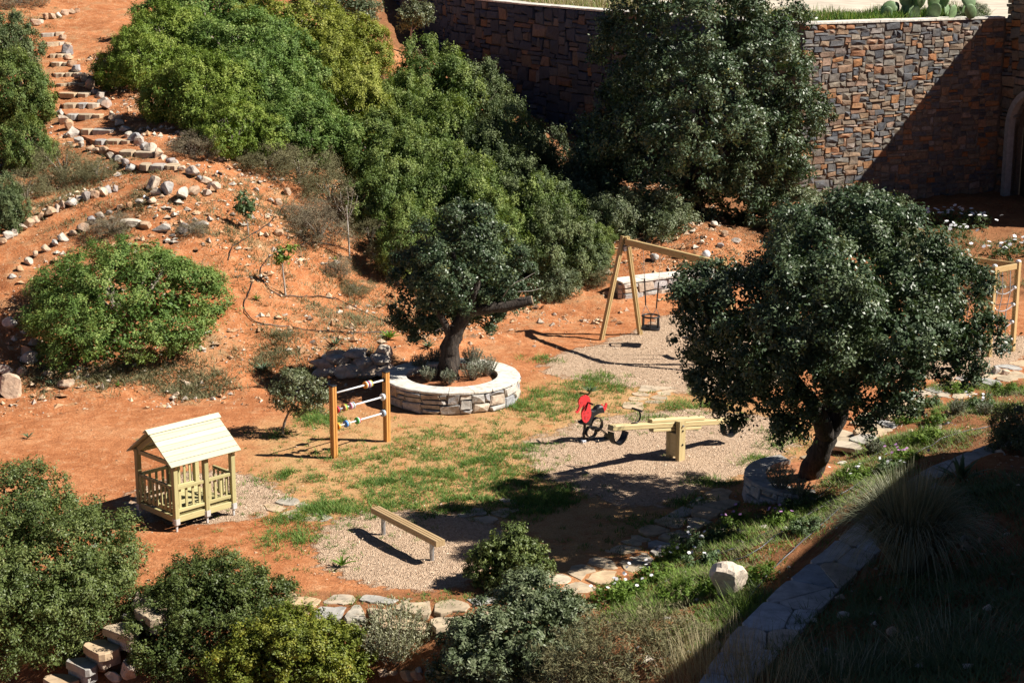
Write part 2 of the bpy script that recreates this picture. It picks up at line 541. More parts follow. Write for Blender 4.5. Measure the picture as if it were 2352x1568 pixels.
L_sage = leafmat('sage_leaf', (.20, .21, .12), (.34, .34, .21), (.48, .46, .31), .7, .1)
L_olive = leafmat('olive_leaf', (.09, .115, .05), (.15, .175, .085), (.26, .27, .15), .45, .12)
L_dry = leafmat('dry_brush', (.13, .10, .07), (.21, .17, .11), (.28, .25, .15), .9, .05)
L_drygreen = leafmat('half_dry_brush', (.11, .10, .045), (.17, .16, .075), (.25, .23, .12), .9, .08)
L_grass = leafmat('yard_grass', (.065, .145, .030), (.12, .22, .050), (.26, .33, .085), .6, .3, .2)
L_weed = leafmat('weed_leaf', (.05, .095, .03), (.085, .145, .05), (.13, .18, .07), .55, .2)
L_bright = leafmat('bright_plant', (.07, .13, .02), (.13, .215, .035), (.22, .31, .06), .55, .25, .25)
L_agave = leafmat('agave_leaf', (.07, .12, .06), (.10, .155, .08), (.16, .20, .10), .45, .05)
L_tussock = leafmat('tussock_blade', (.11, .125, .07), (.20, .21, .12), (.36, .36, .24), .6, .15)
L_straw = leafmat('straw', (.26, .20, .10), (.36, .29, .16), (.46, .40, .25), .7, .2)
M_petal = plain('white_petal', (.78, .77, .80), .6, 0, .03, 5, 0)
M_lilac = plain('lilac_petal', (.55, .28, .55), .6, 0, .1, 5, 0)
M_yolk = plain('yellow_eye', (.6, .42, .04), .6)
M_cactus = plain('cactus_pad', (.16, .25, .11), .55, 0, .25, 6, .1)


# ---------------------------------------------------------------- object helpers
def tag(o, label, cat, group=None):
    o['label'] = label
    o['category'] = cat
    if group:
        o['group'] = group
    return o


def thing(name, label, cat, loc=(0, 0, 0), rotz=0.0, group=None):
    o = bpy.data.objects.new(name, None)
    o.empty_display_size = .2
    COL.objects.link(o)
    o.location = loc
    o.rotation_euler = (0, 0, rotz)
    return tag(o, label, cat, group)


def link(name, mesh, parent=None, loc=None, rot=None, scale=None):
    o = bpy.data.objects.new(name, mesh)
    COL.objects.link(o)
    if parent is not None:
        o.parent = parent
    if loc is not None:
        o.location = loc
    if rot is not None:
        o.rotation_euler = rot
    if scale is not None:
        o.scale = scale
    return o


class MB:
    """collects simple shapes into one mesh"""

    def __init__(self):
        self.v, self.f, self.r = [], [], []

    def add(self, verts, faces, rnd=None):
        k = len(self.v)
        self.v.extend([tuple(p) for p in verts])
        self.f.extend([tuple(i + k for i in f) for f in faces])
        self.r.extend([rnd if rnd is not None else .5] * len(faces))

    def prism(self, p0, p1, sec, up=(0, 0, 1), rnd=None):
        p0, p1 = Vector(p0), Vector(p1)
        x = (p1 - p0).normalized()
        z = Vector(up) - x * x.dot(Vector(up))
        if z.length < 1e-4:
            z = Vector((0, 1, 0)) - x * x.y
        z.normalize()
        y = z.cross(x)
        n = len(sec)
        vs = [p0 + y * a + z * b_ for a, b_ in sec] + [p1 + y * a + z * b_ for a, b_ in sec]
        fs = [(i, (i + 1) % n, n + (i + 1) % n, n + i) for i in range(n)] + [tuple(range(n - 1, -1, -1)), tuple(range(n, 2 * n))]
        self.add(vs, fs, rnd)

    def box(self, c, s, rotz=0.0, ch=0.0):
        c = Vector(c)
        d = Vector((math.cos(rotz), math.sin(rotz), 0)) * s[0] / 2
        self.prism(c - d, c + d, sec_rect(s[1], s[2], ch))

    def tube(self, pts, rad, n=8, rnd=None, wob=0.0, cap=True):
        pts = [Vector(p) for p in pts]
        if not isinstance(rad, (list, tuple)):
            rad = [rad] * len(pts)
        k0 = len(self.v)
        t0 = (pts[1] - pts[0]).normalized()
        ref = Vector((0, 0, 1)) if abs(t0.z) < .9 else Vector((1, 0, 0))
        a = t0.cross(ref).normalized()
        for i, p in enumerate(pts):
            t = (pts[min(i + 1, len(pts) - 1)] - pts[max(i - 1, 0)]).normalized()
            a = (a - t * a.dot(t)).normalized()
            b_ = t.cross(a)
            for j in range(n):
                an = 2 * math.pi * j / n
                rr = rad[i] * (1 + wob * math.sin(3 * an + i * 1.3) + wob * .7 * math.sin(5 * an - i * .9 + 1))
                self.v.append(tuple(p + (a * math.cos(an) + b_ * math.sin(an)) * rr))
        for i in range(len(pts) - 1):
            for j in range(n):
                q = (k0 + i * n + j, k0 + i * n + (j + 1) % n, k0 + (i + 1) * n + (j + 1) % n, k0 + (i + 1) * n + j)
                self.f.append(q)
                self.r.append(rnd if rnd is not None else .5)
        if cap:
            self.f.append(tuple(k0 + j for j in range(n - 1, -1, -1)))
            self.f.append(tuple(k0 + (len(pts) - 1) * n + j for j in range(n)))
            self.r += [rnd if rnd is not None else .5] * 2

    def ball(self, c, r, n=10, m=6, sq=(1, 1, 1)):
        c = Vector(c)
        vs = [c + Vector((0, 0, r * sq[2]))]
        for i in range(1, m):
            th_ = math.pi * i / m
            for j in range(n):
                ph = 2 * math.pi * j / n
                vs.append(c + Vector((r * sq[0] * math.sin(th_) * math.cos(ph), r * sq[1] * math.sin(th_) * math.sin(ph), r * sq[2] * math.cos(th_))))
        vs.append(c - Vector((0, 0, r * sq[2])))
        fs = [(0, 1 + j, 1 + (j + 1) % n) for j in range(n)]
        for i in range(m - 2):
            for j in range(n):
                fs.append((1 + i * n + j, 1 + (i + 1) * n + j, 1 + (i + 1) * n + (j + 1) % n, 1 + i * n + (j + 1) % n))
        e = len(vs) - 1
        fs += [(e, 1 + (m - 2) * n + (j + 1) % n, 1 + (m - 2) * n + j) for j in range(n)]
        self.add(vs, fs)

    def mesh(self, name, mat, smooth=False):
        me = bpy.data.meshes.new(name)
        me.from_pydata(self.v, [], self.f)
        me.materials.append(mat)
        if smooth:
            me.polygons.foreach_set('use_smooth', [True] * len(me.polygons))
        at_ = me.attributes.new('rnd', 'FLOAT', 'FACE')
        at_.data.foreach_set('value', np.array(self.r, np.float32))
        me.update()
        return me

    def build(self, name, mat, parent=None, smooth=False):
        return link(name, self.mesh(name, mat, smooth), parent)


def sec_rect(w, h, ch=0.0):
    w, h = w / 2, h / 2
    if ch <= 0:
        return [(-w, -h), (w, -h), (w, h), (-w, h)]
    return [(-w + ch, -h), (w - ch, -h), (w, -h + ch), (w, h - ch), (w - ch, h), (-w + ch, h), (-w, h - ch), (-w, -h + ch)]


def sec_groove(w, h, ch=.006, g=.009, d=.012):
    """a squared timber with a groove down two of its faces"""
    w, h = w / 2, h / 2
    return [(-w + ch, -h), (-g, -h), (0, -h + d), (g, -h), (w - ch, -h), (w, -h + ch), (w, h - ch), (w - ch, h), (g, h), (0, h - d), (-g, h),
            (-w + ch, h), (-w, h - ch), (-w, -g), (-w + d, 0), (-w, g)][:13] + [(-w, g), (-w + d, 0), (-w, -g), (-w, -h + ch)]


def beam(name, p0, p1, sec, mat, parent, up=(0, 0, 1)):
    """a timber as an object whose local x runs along its length"""
    p0, p1 = Vector(p0), Vector(p1)
    x = (p1 - p0)
    L = x.length
    x.normalize()
    z = Vector(up) - x * x.dot(Vector(up))
    if z.length < 1e-4:
        z = Vector((0, 1, 0)) - x * x.y
    z.normalize()
    y = z.cross(x)
    mb = MB()
    mb.prism((0, 0, 0), (L, 0, 0), sec)
    o = link(name, mb.mesh(name, mat), parent)
    o.matrix_local = Matrix(((x.x, y.x, z.x, p0.x), (x.y, y.y, z.y, p0.y), (x.z, y.z, z.z, p0.z), (0, 0, 0, 1)))
    return o


def quads_mesh(name, verts, mat, rnd, nper=4):
    """verts (N,nper,3): N separate faces"""
    n = len(verts)
    me = bpy.data.meshes.new(name)
    me.vertices.add(n * nper)
    me.vertices.foreach_set('co', np.ascontiguousarray(verts, dtype=np.float32).ravel())
    me.loops.add(n * nper)
    me.loops.foreach_set('vertex_index', np.arange(n * nper, dtype=np.int32))
    me.polygons.add(n)
    me.polygons.foreach_set('loop_start', np.arange(0, n * nper, nper, dtype=np.int32))
    me.polygons.foreach_set('loop_total', np.full(n, nper, dtype=np.int32))
    me.materials.append(mat)
    at_ = me.attributes.new('rnd', 'FLOAT', 'FACE')
    at_.data.foreach_set('value', np.ascontiguousarray(rnd, dtype=np.float32))
    me.update(calc_edges=True)
    return me


def unit(a):
    return a / (np.linalg.norm(a, axis=-1, keepdims=True) + 1e-9)


def leaves_at(p, nrm, L, W, g, fold=.15, tdir=None):
    n = len(p)
    t = g.normal(size=(n, 3)) if tdir is None else tdir
    t = unit(t - nrm * (t * nrm).sum(1, keepdims=True))
    b_ = np.cross(nrm, t)
    L, W = np.asarray(L).reshape(-1, 1), np.asarray(W).reshape(-1, 1)
    return np.stack([p - t * L / 2, p + b_ * W / 2 + nrm * W * fold, p + t * L / 2, p - b_ * W / 2 + nrm * W * fold], 1)


def foliage(name, lobes, nsub, rsub, nleaf, L, W, mat, seed, inner=.12, up=.35, zmin=None, shell=.5, jit=.8, gap=0.0, outb=.55, spread=.15, gfreq=1.6):
    """leaf-sized faces gathered into clumps over the surface of a few lobes"""
    g = np.random.default_rng(seed)
    C = np.array([l[0] for l in lobes], float)
    Rr = np.array([l[1] if hasattr(l[1], '__len__') else (l[1],) * 3 for l in lobes], float)
    area = (Rr[:, 0] * Rr[:, 1] + Rr[:, 0] * Rr[:, 2] + Rr[:, 1] * Rr[:, 2])
    cen, out = [], []
    need = nsub
    tries = 0
    while need > 0 and tries < 60:
        tries += 1
        k = g.choice(len(lobes), size=need * 3, p=area / area.sum())
        d = unit(g.normal(size=(need * 3, 3)))
        p = C[k] + d * Rr[k] * g.uniform(.70, 1.04, (need * 3, 1))
        inside = np.zeros(len(p), bool)
        for i in range(len(lobes)):
            q = (((p - C[i]) / Rr[i]) ** 2).sum(1)
            inside |= (q < .62) & (k != i)
        ok = ~inside
        if zmin is not None:
            ok &= p[:, 2] > zmin
        if gap:
            ok &= vnoise(p[:, 0] + p[:, 2] * .7, p[:, 1] - p[:, 2] * .6, gfreq, seed) > -gap
        p, d, k = p[ok][:need], d[ok][:need], k[ok][:need]
        cen.append(p)
        out.append(unit(d / Rr[k]))
        need -= len(p)
    cen, out = np.concatenate(cen), np.concatenate(out)
    rs = rsub * g.uniform(.5, 1.45, len(cen))
    tint = g.uniform(0, 1, len(cen))
    ni = int(nleaf * inner)
    no = nleaf - ni
    w = rs ** 2
    i = g.choice(len(cen), size=no, p=w / w.sum())
    Mt = 9
    tw = unit(unit(g.normal(size=(len(cen), Mt, 3))) + out[:, None] * outb + np.array([0, 0, .2]))
    tf = g.uniform(.72, 1.15, (len(cen), Mt))
    tt = g.random((len(cen), Mt))
    k = g.integers(0, Mt, no)
    e = tw[i, k]
    rad = (rs[i] * tf[i, k])[:, None] * (1 - shell * g.random((no, 1)) ** 1.8)
    p = cen[i] + e * rad * np.array([1, 1, .92]) + g.normal(size=(no, 3)) * (rs[i] * spread)[:, None]
    nrm = unit(e * .8 + g.normal(size=(no, 3)) * jit * .5 + np.array([0, 0, up * .7]))
    axis = unit(e * .7 + g.normal(size=(no, 3)) * .7)
    rnd = np.clip(tint[i] * .45 + tt[i, k] * .25 + g.random(no) * .35, 0, 1)
    sz = g.uniform(.7, 1.25, no)
    V1 = leaves_at(p, nrm, L * sz, W * sz, g, .15, axis)
    # coarse leaves inside close the crown
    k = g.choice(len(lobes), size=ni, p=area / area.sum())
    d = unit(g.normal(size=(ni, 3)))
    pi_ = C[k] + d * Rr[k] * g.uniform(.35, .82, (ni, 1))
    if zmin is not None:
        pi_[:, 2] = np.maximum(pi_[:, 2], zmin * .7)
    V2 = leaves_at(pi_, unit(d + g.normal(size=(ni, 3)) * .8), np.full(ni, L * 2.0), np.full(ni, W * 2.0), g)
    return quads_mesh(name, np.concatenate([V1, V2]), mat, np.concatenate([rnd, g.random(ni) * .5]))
from mathutils import noise as mnoise


# ================================================================ ground
def zpoly(pts, z=0.0):
    return [at_z(u, v, z)[:2] for u, v in pts]


mulch_polys = [zpoly(p) for p in [
    [(1235, 838), (1300, 808), (1385, 786), (1462, 762), (1530, 722), (1640, 712), (1780, 745), (1850, 800), (1800, 885), (1640, 905), (1480, 893), (1370, 876), (1270, 866)],
    [(1960, 800), (2100, 770), (2330, 765), (2400, 790), (2300, 850), (2180, 866), (2050, 875), (1970, 850)],
    [(1190, 1010), (1290, 992), (1330, 962), (1450, 950), (1560, 935), (1640, 940), (1800, 962), (1840, 990), (1800, 1050), (1700, 1092), (1600, 1135), (1480, 1172), (1330, 1132), (1250, 1092), (1205, 1050)],
    [(715, 1230), (790, 1185), (880, 1168), (1000, 1172), (1120, 1190), (1190, 1240), (1150, 1305), (1010, 1362), (870, 1352), (760, 1312), (715, 1270)],
    [(270, 1150), (330, 1118), (480, 1075), (560, 1085), (640, 1120), (690, 1148), (640, 1175), (540, 1195), (400, 1205), (290, 1185)]]]
bed_poly = zpoly([(1270, 1420), (1400, 1345), (1500, 1280), (1600, 1215), (1830, 1140), (1960, 1060), (2070, 985), (2220, 910), (2420, 850)], .1) + \
    zpoly([(2420, 1010), (2200, 1100), (1960, 1290), (1700, 1568), (1350, 1568)], .8)
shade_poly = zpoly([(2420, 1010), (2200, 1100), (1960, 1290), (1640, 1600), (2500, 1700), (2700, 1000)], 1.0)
far_poly = [(8.5, 45.5), (11, 43.5), (20, 44), (20, 62), (8, 62)]

me = bpy.data.meshes.new('ground')
nx, ny = len(gx), len(gy)
me.vertices.add(nx * ny)
me.vertices.foreach_set('co', np.stack([GX, GY, GZ], -1).astype(np.float32).ravel())
jj, ii = np.meshgrid(np.arange(ny - 1), np.arange(nx - 1), indexing='ij')
q = np.stack([jj * nx + ii, jj * nx + ii + 1, (jj + 1) * nx + ii + 1, (jj + 1) * nx + ii], -1).reshape(-1, 4)
me.loops.add(q.size)
me.loops.foreach_set('vertex_index', q.astype(np.int32).ravel())
me.polygons.add(len(q))
me.polygons.foreach_set('loop_start', np.arange(0, q.size, 4, dtype=np.int32))
me.polygons.foreach_set('loop_total', np.full(len(q), 4, dtype=np.int32))
me.polygons.foreach_set('use_smooth', np.ones(len(q), bool))


def vattr(me, name, arr):
    a = me.attributes.new(name, 'FLOAT', 'POINT')
    a.data.foreach_set('value', np.ascontiguousarray(arr, np.float32).ravel())


MUL = np.zeros(GX.shape)
for p_ in mulch_polys:
    MUL = np.maximum(MUL, softpoly(GX, GY, p_, .55))
BED_SHADE = np.maximum(softpoly(GX, GY, bed_poly, .5) * .8, softpoly(GX, GY, shade_poly, .6))  # shade_poly paints the foreground shade into the soil colour
BED_SHADE = np.maximum(BED_SHADE, softpoly(GX, GY, far_poly, 1.0) * .8)
BED_SHADE = np.maximum(BED_SHADE, softpoly(GX, GY, [(-3, 62), (-1, 57), (3, 51), (5, 46.5), (9, 46.5), (9, 56), (2, 66), (-4, 84), (-8, 84), (-6, 70)], .8) * .95)  # hidden soil darkened to cut warm light bounced onto the left wall
BED_SHADE = np.maximum(BED_SHADE, ((GY < 24) & (GX < 1.5)) * .7)
ROCKY = (1 - W_yard) * (1 - BED_SHADE) * np.clip((GY - 30) / 5, 0, 1)
ROCKY = np.clip(ROCKY * (.65 + .5 * vnoise(GX, GY, .8, 8)), 0, 1)
thatch_poly = zpoly([(560, 1000), (760, 920), (900, 960), (1180, 930), (1250, 860), (1500, 880), (1620, 900), (1850, 960), (1900, 1040), (1620, 1160), (1300, 1330), (1150, 1310),
                     (760, 1200), (600, 1150), (560, 1070)])
THATCH = softpoly(GX, GY, thatch_poly, .7)
vattr(me, 'mulch', MUL)
vattr(me, 'bed', BED_SHADE)
vattr(me, 'rocky', ROCKY)
vattr(me, 'thatch', THATCH)
me.materials.append(M_earth)
me.update(calc_edges=True)
ground = link('ground', me)
ground['kind'] = 'structure'
ground['label'] = 'red earth yard and stony hillside with pale bark-chip patches'


def maskv(A, x, y):
    i = np.clip(np.searchsorted(gx, x) - 1, 0, nx - 2)
    j = np.clip(np.searchsorted(gy, y) - 1, 0, ny - 2)
    return A[j, i]


# ================================================================ stones
def stone_mesh(seed):
    """a rough squared stone in a unit cube, face towards -y"""
    g = random.Random(seed)
    j = lambda a: g.uniform(-a, a)
    cor = [(-.5, -.5), (.5, -.5), (.5, .5), (-.5, .5)]
    mid = [(x + j(.10), z + j(.12)) for x, z in cor]
    vs = [(x, .5, z) for x, z in cor]
    vs += [(x, -.30 + j(.05), z) for x, z in mid]
    vs += [(x * .86 + j(.06), -.45 + j(.10), z * .82 + j(.07)) for x, z in mid]
    vs.append((j(.25), -.52 + j(.09), j(.25)))
    fs = []
    for i in range(4):
        k = (i + 1) % 4
        fs += [(i, k, 4 + k, 4 + i), (4 + i, 4 + k, 8 + k, 8 + i), (8 + i, 8 + k, 12)]
    return vs, [f[::-1] for f in fs]


STONES = [stone_mesh(100 + i) for i in range(18)]


def stone_datas(mat):
    out = []
    for vs, fs in STONES:
        me = bpy.data.meshes.new('stone')
        me.from_pydata(vs, [], fs)
        me.materials.append(mat)
        out.append(me)
    return out


def pack(nc, nr, seed, wmax=5, hmax=3):
    """fill a grid with rectangles of mixed sizes, as rubble is laid"""
    g = random.Random(seed)
    occ = np.zeros((nr, nc), bool)
    out = []
    for r in range(nr):
        for c in range(nc):
            if occ[r, c]:
                continue
            w = g.choice([2, 2, 3, 3, 3, 4, 4, wmax])
            h = g.choice([1, 1, 2, 2, 2, 3][: (6 if hmax >= 3 else 5)])
            if h == 3:
                w = max(3, w)
            w = min(w, nc - c)
            h = min(h, nr - r)
            k = 1
            while k < w and not occ[r, c + k]:
                k += 1
            w = k
            if nc - (c + w) == 1 and not occ[r, c + w]:
                w += 1
            while occ[r:r + h, c:c + w].any():
                h -= 1
            occ[r:r + h, c:c + w] = True
            out.append((c, r, w, h))
    return out


def wall_stones(parent, frame, length, height, cw, ch, depth, mat, mat_j, seed, gap=.011, keep=None, limit=295, origin=None, hmax=3, name='stone'):
    """frame(s) -> (x, y, angle) along the wall face; stones are pieces under parent"""
    datas = stone_datas(mat)
    g = random.Random(seed)
    nc, nr = max(2, int(round(length / cw))), max(2, int(round(height / ch)))
    cw, ch = length / nc, height / nr
    cells = pack(nc, nr, seed, hmax=hmax)
    if keep:
        cells = [c for c in cells if keep((c[0] + c[2] / 2) * cw, (c[1] + c[3] / 2) * ch)]
    cells.sort(key=lambda c: -c[2] * c[3])
    o0 = Vector(origin)
    rest = MB()
    for n_, (c, r, w, h) in enumerate(cells):
        s = (c + w / 2) * cw
        z = (r + h / 2) * ch
        x, y, a = frame(s)
        sx, sz = w * cw - gap, h * ch - gap
        dy = g.uniform(-.018, .02)
        loc = Vector((x + math.sin(a) * dy, y - math.cos(a) * dy, o0.z + z)) - o0
        tilt = g.uniform(-.03, .03)
        if n_ < limit:
            link(name, datas[g.randrange(len(datas))], parent, loc, (0, tilt, a), (sx, depth, sz))
        else:
            vs, fs = STONES[g.randrange(len(STONES))]
            ca, sa = math.cos(a), math.sin(a)
            rest.add([(loc.x + vx * sx * ca - vy * depth * sa, loc.y + vx * sx * sa + vy * depth * ca, loc.z + vz * sz) for vx, vy, vz in vs], fs, g.random())
    if rest.v:
        o = rest.build('small_stones', mat_j, parent)
        o['kind'] = 'stuff'


def strip_solid(pts, width, z0, z1, mat, name, parent=None, side=1.0):
    """solid band behind a polyline face; pts in world xy; side pushes the back"""
    mb = MB()
    n = len(pts)
    nor = []
    for i in range(n):
        a, b_ = pts[max(i - 1, 0)], pts[min(i + 1, n - 1)]
        t = Vector((b_[0] - a[0], b_[1] - a[1])).normalized()
        nor.append(Vector((-t.y, t.x)) * side)
    zz0 = z0 if hasattr(z0, '__len__') else [z0] * n
    zz1 = z1 if hasattr(z1, '__len__') else [z1] * n
    vs = []
    for i in range(n):
        p, q_ = Vector(pts[i]), Vector(pts[i]) + nor[i] * width
        vs += [(p.x, p.y, zz0[i]), (p.x, p.y, zz1[i]), (q_.x, q_.y, zz1[i]), (q_.x, q_.y, zz0[i])]
    fs = []
    for i in range(n - 1):
        a, b_ = 4 * i, 4 * i + 4
        fs += [(a, b_, b_ + 1, a + 1), (a + 1, b_ + 1, b_ + 2, a + 2), (a + 2, b_ + 2, b_ + 3, a + 3), (a + 3, b_ + 3, b_, a)]
    fs += [(0, 1, 2, 3), (4 * n - 1, 4 * n - 2, 4 * n - 3, 4 * n - 4)]
    mb.add(vs, fs)
    return mb.build(name, mat, parent)


def poly_frame(pts):
    P = [Vector(p) for p in pts]
    L = [0.0]
    for i in range(len(P) - 1):
        L.append(L[-1] + (P[i + 1] - P[i]).length)

    def fr(s):
        s = min(max(s, 0), L[-1] - 1e-6)
        for i in range(len(P) - 1):
            if s <= L[i + 1]:
                t = (s - L[i]) / (L[i + 1] - L[i])
                p = P[i].lerp(P[i + 1], t)
                d = P[i + 1] - P[i]
                return p.x, p.y, math.atan2(d.y, d.x)
    return fr, L[-1]


def cap_stones(parent, pts, width, z, thick, mat, seed, origin, step=.6, over=.03, side=1.0, name='cap_stone'):
    """coping slabs laid end to end along a polyline (pts = face line)"""
    g = random.Random(seed)
    fr, L = poly_frame(pts)
    o0 = Vector(origin)
    s = 0.0
    while s < L - .05:
        w = min(g.uniform(.7, 1.3) * step, L - s)
        if L - s - w < .15:
            w = L - s
        a0, a1 = fr(s + .006), fr(s + w - .006)
        mb = MB()
        vs = []
        jt = g.uniform(-.006, .006)
        for (x, y, a) in (a0, a1):
            nx_, ny_ = -math.sin(a) * side, math.cos(a) * side
            ov = over + g.uniform(-.012, .015)
            vs += [(x - nx_ * ov - o0.x, y - ny_ * ov - o0.y), (x + nx_ * (width + .01) - o0.x, y + ny_ * (width + .01) - o0.y)]
        zb, zt = z - o0.z, z + thick + jt - o0.z
        (f0, b0, f1, b1) = vs
        V8 = [(*f0, zb), (*f1, zb), (*b1, zb), (*b0, zb), (*f0, zt - .012), (*f1, zt - .012), (*b1, zt), (*b0, zt)]
        mb.add(V8, [(0, 1, 5, 4), (1, 2, 6, 5), (2, 3, 7, 6), (3, 0, 4, 7), (4, 5, 6, 7), (3, 2, 1, 0)])
        mb.build(name, mat, parent)
        s += w


# ---------------------------------------------------------------- the tall retaining walls
WTOP = 6.3
corner = (8.96, 54.0)
rend = (15.95, 57.2)
o_ = (corner[0], corner[1], .1)
wallR = thing('retaining_wall', 'sunlit rubble stone retaining wall with rust-coloured stones below the cactus', 'wall', o_)
lineR = [corner, rend]
frR, LR = poly_frame(lineR)
strip = strip_solid([(p[0] - o_[0] + .16, p[1] - o_[1] + .10) for p in lineR], .5, 0, WTOP - .1, M_mortar, 'mortar_core', wallR)
wall_stones(wallR, lambda s: (frR(s)[0] - math.sin(frR(s)[2]) * .12, frR(s)[1] + math.cos(frR(s)[2]) * .12, frR(s)[2]), LR, WTOP - .1, .115, .085, .26, M_wall, M_wall_j, 5, origin=o_)
cap_stones(wallR, lineR, .55, WTOP + .002, .07, M_cap, 3, o_, .7)

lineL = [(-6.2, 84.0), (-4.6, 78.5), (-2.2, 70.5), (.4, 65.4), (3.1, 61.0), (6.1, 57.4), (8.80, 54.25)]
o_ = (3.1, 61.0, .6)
wallL = thing('retaining_wall', 'curving retaining wall of grey blocks coloured with bluish shade behind the shrubs', 'wall', o_)
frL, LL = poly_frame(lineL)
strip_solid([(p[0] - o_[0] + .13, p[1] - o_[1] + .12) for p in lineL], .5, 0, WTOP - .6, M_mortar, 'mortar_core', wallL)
wall_stones(wallL, lambda s: (frL(s)[0] + .12, frL(s)[1] + .10, frL(s)[2]), LL, WTOP - .6, .21, .165, .34, M_walld, M_wall_shade_j, 6, origin=o_,
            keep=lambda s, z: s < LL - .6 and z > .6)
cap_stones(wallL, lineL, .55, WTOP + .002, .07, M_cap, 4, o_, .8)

# gate tower at the right edge with an arched doorway
o_ = (15.98, 57.1, .3)
tdir = Vector((.34, -.94)).normalized()
tower = thing('gate_wall', 'shaded stone wall with an arched doorway at the right edge', 'wall', o_, math.atan2(tdir.y, tdir.x))
TL, TH_ = 6.5, 6.75
mb = MB()
A0, AW, AH = .62, 2.3, 2.55        # arch start along the wall, width, springing height
# core with an opening: pieces around it
prof = [(0, 0), (A0, 0), (A0, AH)]
arc = [(A0 + AW / 2 - AW / 2 * math.cos(t), AH + AW / 2 * math.sin(t)) for t in np.linspace(0, math.pi, 15)]
prof += arc[1:] + [(A0 + AW, 0), (TL, 0), (TL, TH_), (0, TH_)]
n_ = len(prof)
mb.add([(x, .14, z) for x, z in prof] + [(x, .75, z) for x, z in prof], [tuple(range(n_)), tuple(range(2 * n_ - 1, n_ - 1, -1))] +
       [(i, n_ + i, n_ + (i + 1) % n_, (i + 1) % n_) for i in range(n_)])
mb.build('mortar_core', M_mortar, tower)
inar = lambda s, z: not (A0 - .22 < s < A0 + AW + .22 and (z < AH or (s - A0 - AW / 2) ** 2 + (z - AH) ** 2 < (AW / 2 + .26) ** 2))
datas = stone_datas(M_wall)
g = random.Random(9)
cells = [c for c in pack(int(TL / .15), int(TH_ / .12), 21) if inar((c[0] + c[2] / 2) * .15, (c[1] + c[3] / 2) * .12)]
cells.sort(key=lambda c: c[0])
for c, r, w, h in cells[:290]:
    link('stone', g.choice(datas), tower, ((c + w / 2) * .15, .12 + g.uniform(-.02, .02), (r + h / 2) * .12), (0, 0, 0), (w * .15 - .011, .3, h * .12 - .011))
rest = MB()
for c, r, w, h in cells[290:]:
    vs, fs = g.choice(STONES)
    rest.add([((c + w / 2) * .15 + vx * (w * .15 - .011), .12 + vy * .3, (r + h / 2) * .12 + vz * (h * .12 - .011)) for vx, vy, vz in vs], fs, g.random())
o = rest.build('small_stones', M_wall_j, tower)
o['kind'] = 'stuff'
mb = MB()
ring = [(A0, .0)] + [(A0, .7 * i) for i in range(1, 4)] + arc + [(A0 + AW, .7 * i) for i in range(3, -1, -1)]
c0 = (A0 + AW / 2, AH)
outr = []
for x, z in ring:
    if z <= AH:
        outr.append((x - .2 if x < c0[0] else x + .2, z))
    else:
        d = Vector((x - c0[0], z - c0[1])).normalized()
        outr.append((x + d.x * .2, z + d.y * .2))
k = len(ring)
vs = [(x, -.10, z) for x, z in ring] + [(x, -.10, z) for x, z in outr] + [(x, .3, z) for x, z in ring] + [(x, .13, z) for x, z in outr]
fs = []
for i in range(k - 1):
    fs += [(i, i + 1, k + i + 1, k + i), (2 * k + i, 2 * k + i + 1, i + 1, i), (k + i, k + i + 1, 3 * k + i + 1, 3 * k + i)]
mb.add(vs, fs)
mb.build('arch_surround', plain('arch_concrete', (.40, .40, .40), .9, 0, .2, 8, .3), tower)
mb = MB()
for i in range(9):
    mb.box((A0 + .14 + i * .255, .5, 1.75), (.235, .06, 3.5), 0, .012)
mb.build('door', plain('dark_door', (.035, .022, .014), .6, 0, .3, 8), tower)
mb = MB()
mb.box((A0 + AW / 2, -.35, .1), (AW + 1.2, .8, .2), 0, .02)
mb.build('door_step', M_grey, tower)
mb = MB()
mb.box((TL / 2, .43, TH_ + .06), (TL + .1, .75, .1), 0, .02)
mb.build('coping', M_cap, tower)

# terrace behind the walls
tp = [(p[0] + .45, p[1] + .4) for p in lineL] + [(rend[0] - .1, rend[1] + .35), (60, 70), (60, 130), (-20, 130)]
mb = MB()
mb.add([(x, y, WTOP - .03) for x, y in tp], [tuple(range(len(tp)))])
o = mb.build('terrace', M_paving)
o['kind'] = 'structure'

# building beyond the right edge whose shadow lies over the foreground
ed = Vector((.49, .872)).normalized()
p0 = Vector((10.2, 17.7)) - ed * 4.5
p1 = Vector((10.2, 17.7)) + ed * 11.3
per = Vector((ed.y, -ed.x))
house = thing('stone_house', 'stone house beyond the right edge whose shadow covers the foreground slope', 'house', (p0.x, p0.y, 0))
mb = MB()
q4 = [p0, p1, p1 + per * 8, p0 + per * 8]
mb.add([(p.x - p0.x, p.y - p0.y, z) for z in (-2, 8.8) for p in q4], [(0, 1, 5, 4), (1, 2, 6, 5), (2, 3, 7, 6), (3, 0, 4, 7), (4, 5, 6, 7), (3, 2, 1, 0)])
mb.build('wall', M_wall_j, house)
mb = MB()
qr = [p0 - per * .15 - ed * .15, p1 - per * .15 + ed * .15, p1 + per * 8.15 + ed * .15, p0 + per * 8.15 - ed * .15]
mb.add([(p.x - p0.x, p.y - p0.y, z) for z in (8.8, 9.0) for p in qr], [(0, 1, 5, 4), (1, 2, 6, 5), (2, 3, 7, 6), (3, 0, 4, 7), (4, 5, 6, 7), (3, 2, 1, 0)])
mb.build('roof', M_cap, house)


# ---------------------------------------------------------------- round planter
def arc_pts(c, r, a0, a1, n):
    return [(c[0] + r * math.cos(a0 + (a1 - a0) * i / n), c[1] + r * math.sin(a0 + (a1 - a0) * i / n)) for i in range(n + 1)]


